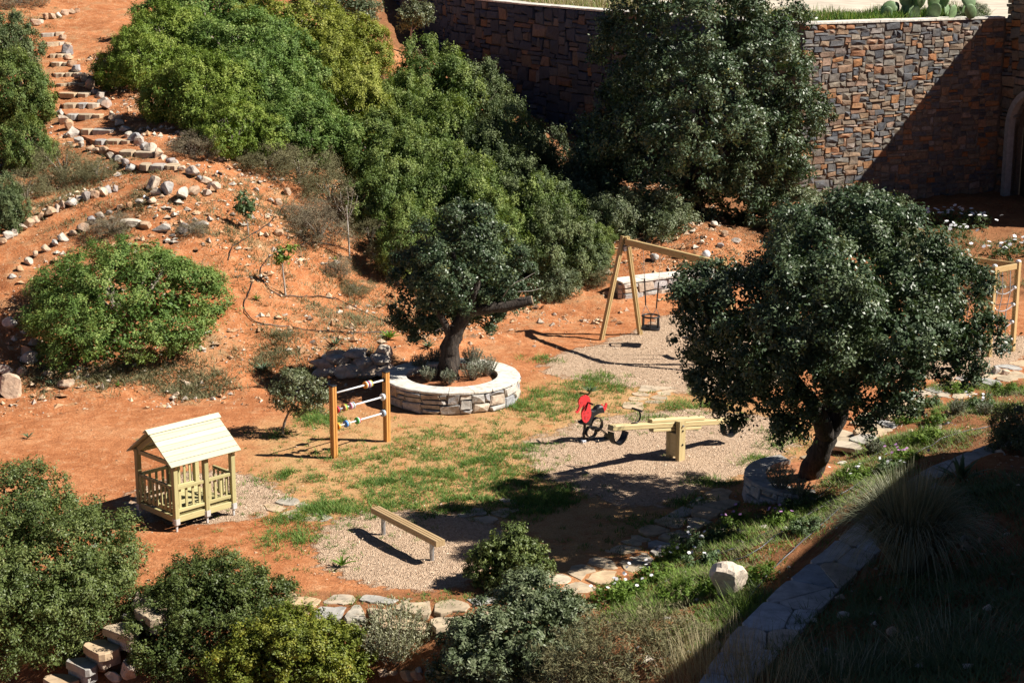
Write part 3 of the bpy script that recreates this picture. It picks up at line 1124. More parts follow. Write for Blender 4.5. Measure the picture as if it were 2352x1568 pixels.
def ring_wall(name, label, c, rin, rout, h, a0, a1, seed, capmat, zb, cw=.13, ch=.11, limit=295):
    o0 = (c[0], c[1], zb)
    t = thing(name, label, 'planter', o0)
    h = h
    n = 48
    full = abs(a1 - a0) > 6.2
    face = arc_pts(c, rout, a0, a1, n)
    strip_solid([(x - c[0], y - c[1]) for x, y in arc_pts(c, rout - .05, a0, a1, n)], rout - rin - .06, -.15, h - .055, M_palemortar, 'mortar_core', t)
    fr, L = poly_frame(face)

    def frame(s):
        an = a0 + (a1 - a0) * s / L
        return c[0] + (rout - .085) * math.cos(an), c[1] + (rout - .085) * math.sin(an), an + math.pi / 2
    wall_stones(t, frame, L, h - .05, cw, ch, .2, M_grey, M_grey, seed, .016, origin=o0, limit=limit, hmax=2)
    # coping
    g = random.Random(seed)
    a = a0
    while a < a1 - .01:
        w = min(g.uniform(.28, .46), a1 - a)
        if a1 - a - w < .1:
            w = a1 - a
        mb = MB()
        m_ = 5
        vs = []
        for i in range(m_ + 1):
            an = a + .004 + (w - .008) * i / m_
            ro, ri = rout + .015 + g.uniform(-.01, .012), rin - .01
            for r_, z_ in ((ri, h - .05), (ri, h + .002), (ro - .012, h + .004), (ro, h - .008), (ro, h - .048)):
                vs.append((r_ * math.cos(an), r_ * math.sin(an), z_))
        fs = []
        for i in range(m_):
            for k_ in range(5):
                fs.append((i * 5 + k_, i * 5 + (k_ + 1) % 5, (i + 1) * 5 + (k_ + 1) % 5, (i + 1) * 5 + k_))
        fs += [tuple(range(5)), tuple(range(m_ * 5 + 4, m_ * 5 - 1, -1))]
        mb.add(vs, fs)
        mb.build('cap_stone', capmat, t)
        a += w
    return t


PC = at_z(1038.3, 861.5, .45)
PC = (PC.x, PC.y)
planter = ring_wall('stone_planter', 'round stone planter with white-topped rim around the middle carob tree', PC, .95, 1.375, .46, 0, 2 * math.pi, 31, M_cap, 0.0)
mb = MB()
mb.add([(1.0 * math.cos(t) * s, 1.0 * math.sin(t) * s, .33 + .05 * (1 - s)) for s in (1,) for t in np.linspace(0, 2 * math.pi, 33)[:-1]] + [(0, 0, .40)],
       [(i, (i + 1) % 32, 32) for i in range(32)])
mb.build('soil', M_tread, planter)

TA = at_z(1862, 1092, .42)          # big right tree
planter2 = ring_wall('stone_planter', 'low curved stone planter wall at the foot of the big right tree', (TA.x + .05, TA.y - .05), .82, 1.16, .46, R(110), R(262), 33, M_cap_shade, 0.0)
mb = MB()
mb.add([(1.0 * math.cos(t), 1.0 * math.sin(t), .36) for t in np.linspace(0, 2 * math.pi, 33)[:-1]] + [(0, 0, .44)], [(i, (i + 1) % 32, 32) for i in range(32)])
mb.build('soil', M_tread, planter2)

# low curved wall behind the swing
lw = [at_z(u, v, .1)[:2] for u, v in [(1428, 690), (1470, 685), (1540, 676), (1620, 668), (1700, 664), (1790, 664), (1860, 668)]]
o_ = (lw[0][0], lw[0][1], 0.0)
lowwall = thing('low_stone_wall', 'low curved stone wall with pale coping behind the swing', 'wall', o_)
strip_solid([(x - o_[0], y - o_[1] + .06) for x, y in lw], .42, -.2, .53, M_palemortar, 'mortar_core', lowwall)
frW, LW = poly_frame(lw)
wall_stones(lowwall, lambda s: (frW(s)[0], frW(s)[1] + .08, frW(s)[2]), LW, .53, .15, .12, .2, M_grey, M_grey, 41, .016, origin=o_, hmax=2)
cap_stones(lowwall, lw, .5, .535, .055, M_cap, 42, o_, .6)
mb = MB()
for i in range(4):
    mb.box((-.05 + .005 * i, .22, .07 + i * .125), (.1, .36, .115), 0, .015)
mb.build('end_stones', M_grey, lowwall)

# ---------------------------------------------------------------- slanting wall top in the foreground shade
edgeL = [(1585, 1600), (1690, 1450), (1800, 1345), (1930, 1240), (2030, 1150), (2120, 1085), (2230, 1040), (2380, 990)]
edgeR = [(1690, 1600), (1800, 1500), (1890, 1400), (1990, 1300), (2120, 1180), (2200, 1120), (2310, 1070), (2420, 1020)]
zw = 1.02
EL = [at_z(u, v, zw - .05) for u, v in edgeL]
ER = [at_z(u, v, zw - .05) for u, v in edgeR]
o_ = EL[0].copy()
o_.z = 0
gw = thing('garden_wall', 'broad flat-topped stone wall running up the shaded foreground slope', 'wall', o_)
mb = MB()
vs, fs = [], []
for a, b_ in zip(EL, ER):
    for p, z in ((a, 0), (a, zw - .06), (b_, zw - .06), (b_, 0)):
        vs.append((p.x - o_.x, p.y - o_.y, z))
for i in range(len(EL) - 1):
    k = 4 * i
    fs += [(k + a, k + (a + 1) % 4, k + 4 + (a + 1) % 4, k + 4 + a) for a in range(4)]
fs += [(0, 1, 2, 3), (len(vs) - 1, len(vs) - 2, len(vs) - 3, len(vs) - 4)]
mb.add(vs, fs)
mb.build('mortar_core', M_mortar, gw)


# flagstones: irregular cells cut by half planes
def clip_poly(poly, p, nrm):
    out = []
    n = len(poly)
    for i in range(n):
        a, b_ = poly[i], poly[(i + 1) % n]
        da, db = (a[0] - p[0]) * nrm[0] + (a[1] - p[1]) * nrm[1], (b_[0] - p[0]) * nrm[0] + (b_[1] - p[1]) * nrm[1]
        if da <= 0:
            out.append(a)
        if (da < 0 < db) or (db < 0 < da):
            t = da / (da - db)
            out.append((a[0] + (b_[0] - a[0]) * t, a[1] + (b_[1] - a[1]) * t))
    return out


def cells2d(seeds, bounds, gap):
    res = []
    for i, s in enumerate(seeds):
        poly = list(bounds)
        for j, t in enumerate(seeds):
            if i == j or abs(s[0] - t[0]) > 2.2 or abs(s[1] - t[1]) > 2.2:
                continue
            d = Vector((t[0] - s[0], t[1] - s[1]))
            L = d.length
            d /= L
            m_ = ((s[0] + t[0]) / 2 - d.x * gap / 2, (s[1] + t[1]) / 2 - d.y * gap / 2)
            poly = clip_poly(poly, m_, d)
            if len(poly) < 3:
                break
        if len(poly) >= 3:
            res.append((s, poly))
    return res


def rough_edge(poly, g, amt):
    """soften corners and make the outline uneven"""
    out = []
    n = len(poly)
    for i in range(n):
        a, b_, c = Vector(poly[i - 1]), Vector(poly[i]), Vector(poly[(i + 1) % n])
        for q_ in (b_.lerp(a, min(.25, .07 / max(.05, (a - b_).length))), b_.lerp(c, min(.25, .07 / max(.05, (c - b_).length)))):
            out.append((q_.x + g.uniform(-amt, amt), q_.y + g.uniform(-amt, amt)))
        if (c - b_).length > .3:
            q_ = b_.lerp(c, .5)
            out.append((q_.x + g.uniform(-amt, amt) * 1.6, q_.y + g.uniform(-amt, amt) * 1.6))
    return out


def slab(name, poly, zf, thick, mat, parent, o0, tilt=(0, 0)):
    n = len(poly)
    cx_ = sum(p[0] for p in poly) / n
    cy_ = sum(p[1] for p in poly) / n
    zt = lambda x, y: zf + (x - cx_) * tilt[0] + (y - cy_) * tilt[1]
    sh = [(cx_ + (x - cx_) * .965, cy_ + (y - cy_) * .965) for x, y in poly]
    vs = [(x - o0[0], y - o0[1], zt(x, y) - thick - o0[2]) for x, y in poly] + [(x - o0[0], y - o0[1], zt(x, y) - .012 - o0[2]) for x, y in poly] + \
         [(x - o0[0], y - o0[1], zt(x, y) - o0[2]) for x, y in sh]
    fs = [(i, (i + 1) % n, n + (i + 1) % n, n + i) for i in range(n)] + [(n + i, n + (i + 1) % n, 2 * n + (i + 1) % n, 2 * n + i) for i in range(n)]
    fs.append(tuple(range(2 * n, 3 * n)))
    mb = MB()
    mb.add(vs, fs)
    return mb.build(name, mat, parent)


# wall-top flags
g = random.Random(77)
fl, Lw_ = poly_frame([(a.x, a.y) for a in EL])
frr, Lr_ = poly_frame([(a.x, a.y) for a in ER])
seeds = []
s = .2
while s < Lw_:
    for t in (.27, .75):
        seeds.append((s + g.uniform(-.3, .3), t * 1.0 + g.uniform(-.2, .2)))
    s += .85
for sd, poly in cells2d(seeds, [(0, 0), (Lw_, 0), (Lw_, 1), (0, 1)], .016):
    poly = rough_edge(poly, g, .012)
    w = []
    for (s_, t_) in poly:
        a = fl(s_)
        b_ = frr(s_ / Lw_ * Lr_)
        w.append((a[0] + (b_[0] - a[0]) * t_, a[1] + (b_[1] - a[1]) * t_))
    slab('flagstone', w, zw + g.uniform(-.006, .008), .07, M_flagdark, gw, o_)


# ---------------------------------------------------------------- flagstone paths
def flag_path(label, line, width, seed, sp=.52, rows=2, lift=.010, gap=.065, name='flagstone_path', drop=.10):
    g = random.Random(seed)
    pts = [tuple(G(u, v)[:2]) for u, v in line]
    fr, L = poly_frame(pts)
    o0 = (pts[0][0], pts[0][1], 0)
    t = bpy.data.objects.new(name, None)
    COL.objects.link(t)
    t.location = o0
    t['kind'] = 'structure'
    t['label'] = label
    seeds = []
    s = .25
    while s < L:
        for k in range(rows):
            tt = (k + .5) / rows * width + g.uniform(-.17, .17) * width / rows * 1.6
            seeds.append((s + g.uniform(-.2, .2), tt))
        if g.random() < .35:
            seeds.append((s + g.uniform(.1, .3), g.uniform(0, width)))
        s += sp * g.uniform(.85, 1.2)
    for sd, poly in cells2d(seeds, [(0, 0), (L, 0), (L, width), (0, width)], gap):
        if g.random() < drop:
            continue
        cxm = sum(p[0] for p in poly) / len(poly)
        poly = [(p[0], p[1] + g.uniform(-.05, .05)) for p in rough_edge(poly, g, .018)]
        w = []
        for s_, t_ in poly:
            x, y, a = fr(s_)
            # smooth direction
            a2 = fr(min(s_ + .4, L))[2]
            a1 = fr(max(s_ - .4, 0))[2]
            an = math.atan2(math.sin(a1) + math.sin(a2), math.cos(a1) + math.cos(a2))
            w.append((x - math.sin(an) * (t_ - width / 2), y + math.cos(an) * (t_ - width / 2)))
        cx_ = sum(p[0] for p in w) / len(w)
        cy_ = sum(p[1] for p in w) / len(w)
        zc = float(max(hz(cx_, cy_), max(hz(p[0], p[1]) for p in w) - .01))
        slab('flagstone', w, zc + lift + g.uniform(-.006, .008), .08, M_flag, t, o0, (g.uniform(-.01, .01), g.uniform(-.01, .01)))
    return t


flag_path('crazy-paved flagstone path curving along the front of the play yard',
          [(640, 1385), (720, 1394), (860, 1408), (1000, 1420), (1120, 1400), (1220, 1376), (1330, 1338), (1420, 1296), (1490, 1255), (1560, 1206), (1640, 1160), (1700, 1128)], .84, 51)
flag_path('crazy-paved flagstone path rising to the right behind the big tree',
          [(1895, 1058), (1960, 1012), (2010, 978), (2085, 938), (2170, 902), (2260, 872), (2352, 846), (2450, 822)], 1.0, 52)
flag_path('stepping flagstones between the playhouse and the balance beam', [(632, 1152), (690, 1176), (735, 1200)], .62, 53, .36)
flag_path('stepping flagstones in tree shade beside the balance beam', [(1085, 1196), (1130, 1176), (1190, 1152)], .62, 54, .42, gap=.07)
flag_path('stepping flagstones between swing and seahorse rider', [(1462, 942), (1490, 915), (1515, 888)], .72, 55, .38)


# ---------------------------------------------------------------- loose rocks
def rock_mesh(seed, mat, sub=3):
    g = random.Random(seed)
    bm = bmesh.new()
    bmesh.ops.create_icosphere(bm, subdivisions=sub, radius=.5)
    planes = [(Vector((g.gauss(0, 1), g.gauss(0, 1), g.gauss(0, 1))).normalized(), g.uniform(.22, .40)) for _ in range(9)]
    for v in bm.verts:
        for n_, d in planes:
            k = v.co.dot(n_) - d
            if k > 0:
                v.co -= n_ * k * .98
        v.co *= 1 + .10 * mnoise.noise(v.co * 3.1 + Vector((seed, 0, 0))) + .05 * mnoise.noise(v.co * 8.3 + Vector((0, seed, 0)))
    me = bpy.data.meshes.new('rock')
    bm.to_mesh(me)
    bm.free()
    me.materials.append(mat)
    return me


ROCKS = [rock_mesh(300 + i, M_rock) for i in range(14)]
ORD = ['first', 'second', 'third', 'fourth', 'fifth', 'sixth', 'seventh', 'eighth', 'ninth', 'tenth', 'eleventh', 'twelfth', 'thirteenth', 'fourteenth',
       'fifteenth', 'sixteenth', 'seventeenth', 'eighteenth', 'nineteenth', 'twentieth', 'twenty-first', 'twenty-second', 'twenty-third', 'twenty-fourth',
       'twenty-fifth', 'twenty-sixth', 'twenty-seventh', 'twenty-eighth', 'twenty-ninth', 'thirtieth', 'thirty-first', 'thirty-second']


def rock(u, v, w, h, label, group=None, sink=.22, seed=None, name='rock', mat=None, depth=None):
    """a rock whose foot shows at u, v, about w by h px large"""
    g = random.Random(seed if seed is not None else int(u * 7 + v * 13))
    p = G(u, v)
    k = pxm(p)
    sx, sz = w / k, h / k
    sy = depth or (sx + sz) / 2 * g.uniform(.8, 1.1)
    me = ROCKS[g.randrange(len(ROCKS))]
    if mat:
        me = rock_mesh(int(u), mat)
    o = link(name, me, None, (p.x, p.y, p.z + sz * (.5 - sink)), (g.uniform(-.2, .2), g.uniform(-.2, .2), g.uniform(0, 6.28)), (sx * 1.12, sy * 1.12, sz * 1.15))
    return tag(o, label, 'rock', group)


def rock_row(pts, size, labelfmt, group, seed, jitter=6, hs=.75):
    g = random.Random(seed)
    for i, (u, v) in enumerate(pts):
        w = size * g.uniform(.75, 1.35)
        rock(u + g.uniform(-jitter, jitter) * .4, v + g.uniform(-jitter, jitter) * .3, w, w * hs * g.uniform(.8, 1.2), labelfmt.format(ORD[i]), group, seed=seed * 100 + i)


def along(pts, n):
    P = [Vector(p) for p in pts]
    L = [0]
    for i in range(len(P) - 1):
        L.append(L[-1] + (P[i + 1] - P[i]).length)
    out = []
    for k in range(n):
        s = L[-1] * k / (n - 1)
        i = max(j for j in range(len(L)) if L[j] <= s + 1e-6)
        i = min(i, len(P) - 2)
        out.append(tuple(P[i].lerp(P[i + 1], (s - L[i]) / (L[i + 1] - L[i]))))
    return out


rock_row(along([(486, 432), (462, 413), (420, 392), (385, 372), (345, 350), (312, 330), (285, 300), (258, 272), (240, 240), (222, 215), (200, 195), (180, 172), (160, 140), (152, 110), (148, 92)], 32),
         27, 'rock edging the right side of the hillside steps, {} from the bottom', 'rocks right of the hillside steps', 1)
rock_row(along([(300, 392), (270, 372), (232, 352), (200, 345), (178, 328), (160, 305), (148, 288), (138, 268)], 13),
         24, 'rock edging the left side of the hillside steps, {} from the bottom', 'rocks left of the hillside steps', 2)
rock_row(along([(5, 562), (40, 535), (75, 512), (105, 498), (140, 482), (185, 463), (225, 450), (268, 438)], 17),
         24, 'rock on the upper edge of the hillside path, {} from the left', 'rocks above the hillside path', 3)
rock_row(along([(30, 640), (70, 600), (110, 572), (150, 552), (175, 540), (230, 500), (275, 482), (320, 470), (350, 466), (362, 448)], 17),
         22, 'rock on the lower edge of the hillside path, {} from the left', 'rocks below the hillside path', 4)
rock_row([(352, 432), (385, 446), (420, 452), (448, 450), (478, 450), (492, 436)], 34, 'large rock below the lowest hillside step, {} from the left', 'large rocks below the lowest step', 5)
rock_row(along([(78, 62), (100, 48), (125, 42), (150, 32), (180, 30)], 8), 22, 'rock edging the path above the steps, {} from the left', 'rocks above the steps', 6)
rock_row([(84, 795), (70, 835), (52, 860), (60, 815)], 38, 'pale boulder left of the round shrub, {} of the cluster from the top', 'boulders left of the round shrub', 7)
rock(25, 908, 56, 62, 'big tan boulder at the left edge below the round shrub', seed=81)
rock(25, 752, 52, 30, 'flat orange slab beside the path at the left edge', seed=82)
rock(8, 858, 46, 30, 'low pale rock at the left edge above the big tan boulder', seed=83)
rock(155, 888, 46, 22, 'low pale rock bedded in the soil below the round shrub', seed=84)
rock(1672, 1366, 92, 92, 'white and orange boulder in the planting bed by the shade', seed=85, sink=.15, mat=stone('boulder_stone', [(0, (.66, .56, .46)), (1, (.66, .56, .46))], False, .9, 3, (.55, .30, .16), .05))
rock(320, 1398, 38, 48, 'upright grey stone beside the top foreground step', seed=86)
rock(290, 1424, 28, 20, 'small grey stone above the second foreground step', seed=87)
rock(326, 1452, 30, 28, 'grey stone at the right end of the second foreground step', seed=88)
rock(586, 1478, 32, 40, 'white rock between the dark shrub and the yellow shrub', seed=89)
rock(1385, 1540, 40, 26, 'pale rock at the bottom edge right of the glossy shrub', seed=90)
for i, (u, v, w, h) in enumerate([(240, 1530, 60, 44), (205, 1552, 50, 36), (300, 1548, 58, 44), (262, 1566, 50, 30), (275, 1500, 48, 36)]):
    rock(u, v, w, h, 'shaded rock piled beside the foreground steps, {} of the pile from the top'.format(ORD[[1, 3, 2, 4, 0][i]]), 'rocks beside the foreground steps', seed=95 + i)
rock_row([(875, 1562), (905, 1556), (935, 1560), (962, 1548), (990, 1560), (1018, 1566), (1050, 1566), (1085, 1566), (1122, 1566), (1160, 1566), (1200, 1566), (955, 1566), (1290, 1566)], 34,
         'grey-white rock of the rubble along the bottom edge, {} of the row', 'rubble rocks along the bottom edge', 8, hs=.6)
rock_row([(560, 470), (622, 462), (660, 448), (640, 470), (706, 500), (640, 545), (590, 440)], 22, 'rock on the bank below the steps, {} of the scatter', 'rocks on the bank', 9)
rock_row([(330, 525), (375, 530), (425, 532), (300, 522), (460, 520)], 42, 'flat ledge of pale rock above the round shrub, {} of the row', 'pale ledge rocks above the round shrub', 10, hs=.4)
rock_row([(1640, 520), (1662, 545), (1690, 560), (1610, 560), (1500, 600), (1560, 590), (1655, 572)], 20, 'stone on the bank behind the low wall, {} of the scatter', 'stones behind the low wall', 11)
rock_row([(2230, 868), (2255, 862), (2285, 858), (2310, 862), (2185, 880)], 24, 'stone beside the upper flagstone path, {} of the scatter', 'stones beside the upper path', 12)
rock_row([(2076, 1132), (1880, 1370), (1940, 1420), (1900, 1500), (1860, 1540), (2050, 1460)], 26, 'pale stone in the shaded foreground, {} of the scatter', 'stones in the foreground shade', 13)

# dry stone heap behind the counting frame
for i, (u, v, w, h) in enumerate([(745, 868, 60, 30), (800, 872, 60, 28), (850, 866, 56, 30), (885, 862, 50, 30), (740, 843, 56, 24), (780, 838, 64, 24), (830, 842, 58, 24), (872, 838, 46, 28),
                                 (775, 822, 60, 18), (820, 815, 66, 20), (880, 815, 50, 22)]):
    p = at_y(u, v, 35.9 + (i > 3) * .12 + (i > 7) * .12)
    k = pxm(p)
    o = link('rock', ROCKS[i % 14], None, (p.x, p.y, max(p.z, hz(p.x, p.y)) + h / k * .35), (random.uniform(-.15, .15), random.uniform(-.15, .15), random.uniform(-.4, .4)), (w / k * 1.2, .55, h / k * 1.45))
    tag(o, 'stone of the dry-laid heap behind the counting frame, {} row, {} from the left'.format(['bottom', 'middle', 'top'][(i > 3) + (i > 7)], ORD[i if i < 4 else (i - 4 if i < 8 else i - 8)]), 'rock', 'stones of the dry-laid heap')


# scattered stones and pebbles nobody could count
def scatter_stones(name, label, n, fn, smin, smax, mat, seed, flat_=.7):
    g = np.random.default_rng(seed)
    base = np.array([(1, 0, 0), (-1, 0, 0), (0, 1, 0), (0, -1, 0), (0, 0, 1), (0, 0, -1)], float)
    tri = [(0, 2, 4), (2, 1, 4), (1, 3, 4), (3, 0, 4)]
    xs_, ys_ = fn(n, g)
    zs_ = hz(xs_, ys_)
    s = smin * (smax / smin) ** (g.random(len(xs_)) ** 2.2)
    V = []
    for i in range(6):
        d = base[i] * g.uniform(.6, 1.1, (len(xs_), 3)) + g.normal(size=(len(xs_), 3)) * .22
        V.append(d)
    V = np.stack(V, 1) * s[:, None, None] * .5
    V[:, :, 2] *= flat_
    an = g.uniform(0, 6.28, len(xs_))
    ca, sa = np.cos(an)[:, None], np.sin(an)[:, None]
    X = V[:, :, 0] * ca - V[:, :, 1] * sa + xs_[:, None]
    Y = V[:, :, 0] * sa + V[:, :, 1] * ca + ys_[:, None]
    Z = V[:, :, 2] + zs_[:, None] + s[:, None] * .08
    P3 = np.stack([X, Y, Z], -1)
    F3 = np.concatenate([P3[:, t, :] for t in ([0, 2, 4], [2, 1, 4], [1, 3, 4], [3, 0, 4], [2, 0, 5], [3, 1, 5])], 0)
    rnd = np.tile(g.random(len(xs_)), 6)
    o = link(name, quads_mesh(name, F3, mat, rnd, 3))
    o['kind'] = 'stuff'
    o['label'] = label
    o['category'] = 'stones'
    return o


def by_mask(fun, x0, x1, y0, y1):
    def f(n, g):
        xs_, ys_ = np.empty(0), np.empty(0)
        while len(xs_) < n:
            x = g.uniform(x0, x1, n * 3)
            y = g.uniform(y0, y1, n * 3)
            ok = (np.abs(x) < .31 * y + 1) & (g.random(n * 3) < fun(x, y))
            xs_, ys_ = np.concatenate([xs_, x[ok]]), np.concatenate([ys_, y[ok]])
        return xs_[:n], ys_[:n]
    return f


walk = [G(u, v)[:2] for u, v in [(-20, 590), (60, 520), (150, 480), (270, 440), (330, 420), (180, 340), (135, 270), (90, 130), (60, 70), (170, 40), (165, 120), (250, 250), (330, 330), (440, 390), (480, 430), (360, 455), (270, 490), (150, 560), (40, 640), (-20, 680)]]
bank = lambda x, y: maskv(1 - W_yard, x, y) * (~inpoly(x, y, walk)) * (x < 6) * np.clip((vnoise(x, y, .7, 12) + .35) * 1.2, .06, 1)
scatter_stones('stony_rubble', 'small pale and orange stones scattered over the red bank', 9500, by_mask(bank, -16, 6, 33, 58), .05, .26, M_rubble, 61)
scatter_stones('pebbles', 'fine red pebbles strewn over the earth', 12000, by_mask(lambda x, y: np.clip(.25 + .75 * maskv(1 - W_yard, x, y), 0, 1) * (maskv(MUL, x, y) < .3), -15, 10, 24, 56), .025, .085, M_pebble, 62)
scatter_stones('bed_stones', 'small stones in the planting bed', 500, by_mask(lambda x, y: (maskv(BED_SHADE, x, y) > .4) * 1.0, 0, 11, 17, 36), .04, .22, M_rock_j, 63)


# bark chips
def chips(n, seed):
    g = np.random.default_rng(seed)
    f = by_mask(lambda x, y: np.clip(maskv(MUL, x, y) + .0, 0, 1) ** 1.2, -8, 14, 23, 44)
    x, y = f(n, g)
    p = np.stack([x, y, hz(x, y) + .012 + g.random(n) * .02], -1)
    nrm = unit(g.normal(size=(n, 3)) * .55 + np.array([0, 0, 1.0]))
    V = leaves_at(p, nrm, g.uniform(.025, .06, n), g.uniform(.01, .022, n), g, 0)
    return quads_mesh('bark_chips', V, M_chip, g.random(n))


M_chip = leafmat('bark_chip', (.26, .17, .11), (.56, .42, .30), (.74, .60, .46), .9, 0)
o = link('bark_chips', chips(9000, 64))
o['kind'] = 'stuff'
o['label'] = 'pale bark chips under the play equipment'
o['category'] = 'mulch'

# ---------------------------------------------------------------- hillside steps
risers = [((318, 400), (408, 392)), ((272, 368), (356, 362)), ((215, 338), (300, 333)), ((185, 314), (260, 308)), ((151, 277), (236, 273)), ((141, 251), (228, 247)),
          ((134, 227), (202, 224)), ((127, 204), (198, 202)), ((122, 180), (183, 177)), ((116, 157), (168, 154)), ((112, 135), (158, 133)), ((104, 108), (146, 105)), ((92, 86), (144, 84))]
p = G(*risers[0][0])
steps = thing('hillside_steps', 'earth steps with flat stone risers climbing the hillside at upper left', 'steps', p)
g = random.Random(5)
RP = [(G(*a), G(*b_)) for a, b_ in risers]
for i, (a, b_) in enumerate(RP):
    if i + 1 < len(RP):
        na, nb_ = RP[i + 1]
    else:
        na, nb_ = a + Vector((0, 1.5, .3)), b_ + Vector((0, 1.5, .3))
    zt = max(a.z, b_.z) + .07
    mb = MB()
    q4 = [a + Vector((0, .12, 0)), b_ + Vector((0, .12, 0)), nb_ + Vector((0, .02, 0)), na + Vector((0, .02, 0))]
    mb.add([(p_.x - p.x, p_.y - p.y, z - p.z) for z in (zt - .6, zt) for p_ in q4], [(0, 1, 5, 4), (1, 2, 6, 5), (2, 3, 7, 6), (3, 0, 4, 7), (4, 5, 6, 7)])
    mb.build('tread', M_tread, steps)
    n = g.choice([2, 3, 3])
    cuts = [0] + sorted(g.uniform(.25, .75) if n == 2 else c + g.uniform(-.08, .08) for c in ([.5] if n == 2 else [.33, .68])) + [1]
    for c0_, c1_ in zip(cuts[:-1], cuts[1:]):
        q0, q1 = a.lerp(b_, c0_ + .01), a.lerp(b_, c1_ - .01)
        d = g.uniform(.3, .5)
        out = [(q0.x, q0.y), (q1.x, q1.y), (q1.x, q1.y + d), ((q0.x + q1.x) / 2, q0.y + d + g.uniform(0, .06)), (q0.x, q0.y + d)]
        slab('riser_stone', rough_edge(out, g, .015), zt + .035 + g.uniform(-.012, .015), .15, M_flag, steps, p)

# foreground steps going down to the left
slabs = [([(335, 1377), (386, 1366), (402, 1390), (353, 1426), (305, 1402)], .06), ([(232, 1437), (290, 1423), (325, 1440), (300, 1467)], -.18), ([(183, 1477), (232, 1464), (284, 1484), (232, 1505)], -.40),
         ([(143, 1514), (195, 1506), (228, 1524), (200, 1540)], -.62), ([(90, 1553), (134, 1544), (190, 1556), (134, 1578)], -.84), ([(45, 1585), (95, 1574), (140, 1588), (90, 1612)], -1.06)]
p = at_z(350, 1400, 0)
fsteps = thing('foreground_steps', 'sunlit flat stone slab steps going down at lower left', 'steps', p)
for pts, z in slabs:
    w = [at_z(u, v, z)[:2] for u, v in pts]
    slab('step_slab', rough_edge(w, g, .02), z, .11, M_flag, fsteps, p)
    cxx, cyy = sum(a[0] for a in w) / len(w), sum(a[1] for a in w) / len(w)
    slab('riser_stone', [(cxx + (a[0] - cxx) * .8, cyy + (a[1] - cyy) * .8 + .05) for a in w], z - .112, .16, M_grey, fsteps, p)
# ================================================================ play equipment
M_bracket = plain('bracket_zinc', (.60, .60, .60), .5, .2, .15, 30)
# ---------------------------------------------------------------- playhouse
P0, P1, P2 = at_z(406.5, 1220, 0), at_z(537, 1182, 0), at_z(332.5, 1180, 0)
ax = (P1 - P0)
Lx = ax.length
ang = math.atan2(ax.y, ax.x)
Ly = 1.04
house = thing('playhouse', 'small open wooden playhouse with pale plank roof and slatted railings', 'playhouse', P0, ang)
PS = .085
posts = {'a': (0, 0), 'b': (Lx, 0), 'c': (Lx, Ly), 'd': (0, Ly), 'm': (Lx * .53, 0), 'n': (Lx * .53, Ly)}
ridge_z, eave_z, ov = 1.56, 1.12, .11
for k, (x, y) in posts.items():
    beam('post', (x, y, .13), (x, y, 1.17), sec_rect(PS, PS, .008), M_pine, house, (0, 1, 0))
    mb = MB()
    mb.box((x, y, .08), (.03, .03, .16))
    for s in (-1, 1):
        mb.box((x, y + s * (PS / 2 + .004), .17), (.07, .006, .10))
        mb.box((x + s * (PS / 2 + .004), y, .17), (.006, .07, .10))
    mb.build('post_bracket', M_bracket, house)
    mb = MB()
# floor
for (a, b_) in (('a', 'b'), ('d', 'c'), ('a', 'd'), ('b', 'c')):
    pa, pb = Vector((*posts[a], .20)), Vector((*posts[b_], .20))
    d = (pb - pa).normalized() * (PS / 2 + .002)
    beam('floor_joist', pa + d, pb - d, sec_rect(.045, .10, .004), M_pine, house)
nb = 8
for i in range(nb):
    y = .02 + (Ly - .04) * (i + .5) / nb
    beam('floor_plank', (.05, y, .268), (Lx - .05, y, .268), sec_rect((Ly - .04) / nb - .008, .028, .004), M_pine, house)


def railing(pa, pb, zt, zb, n, parent, mat):
    pa, pb = Vector((*pa, 0)), Vector((*pb, 0))
    d = (pb - pa).normalized()
    pa, pb = pa + d * (PS / 2 + .002), pb - d * (PS / 2 + .002)
    for z in (zt, zb):
        beam('rail', pa + Vector((0, 0, z)), pb + Vector((0, 0, z)), sec_rect(.04, .055, .004), mat, parent)
    nrm = Vector((-d.y, d.x, 0))
    for i in range(n):
        p = pa.lerp(pb, (i + .5) / n) + nrm * .033
        beam('slat', p + Vector((0, 0, zb - .03)), p + Vector((0, 0, zt - .005)), sec_rect(.045, .02, .003), mat, parent, nrm)


railing(posts['a'], posts['m'], .72, .34, 4, house, M_pine)
railing(posts['m'], posts['b'], .72, .34, 4, house, M_pine)
railing(posts['d'], posts['n'], .72, .34, 4, house, M_pine)
railing(posts['n'], posts['c'], .72, .34, 4, house, M_pine)
railing(posts['a'], posts['d'], .72, .34, 8, house, M_pine)
railing(posts['b'], (Lx, Ly * .55), .72, .34, 4, house, M_pine)
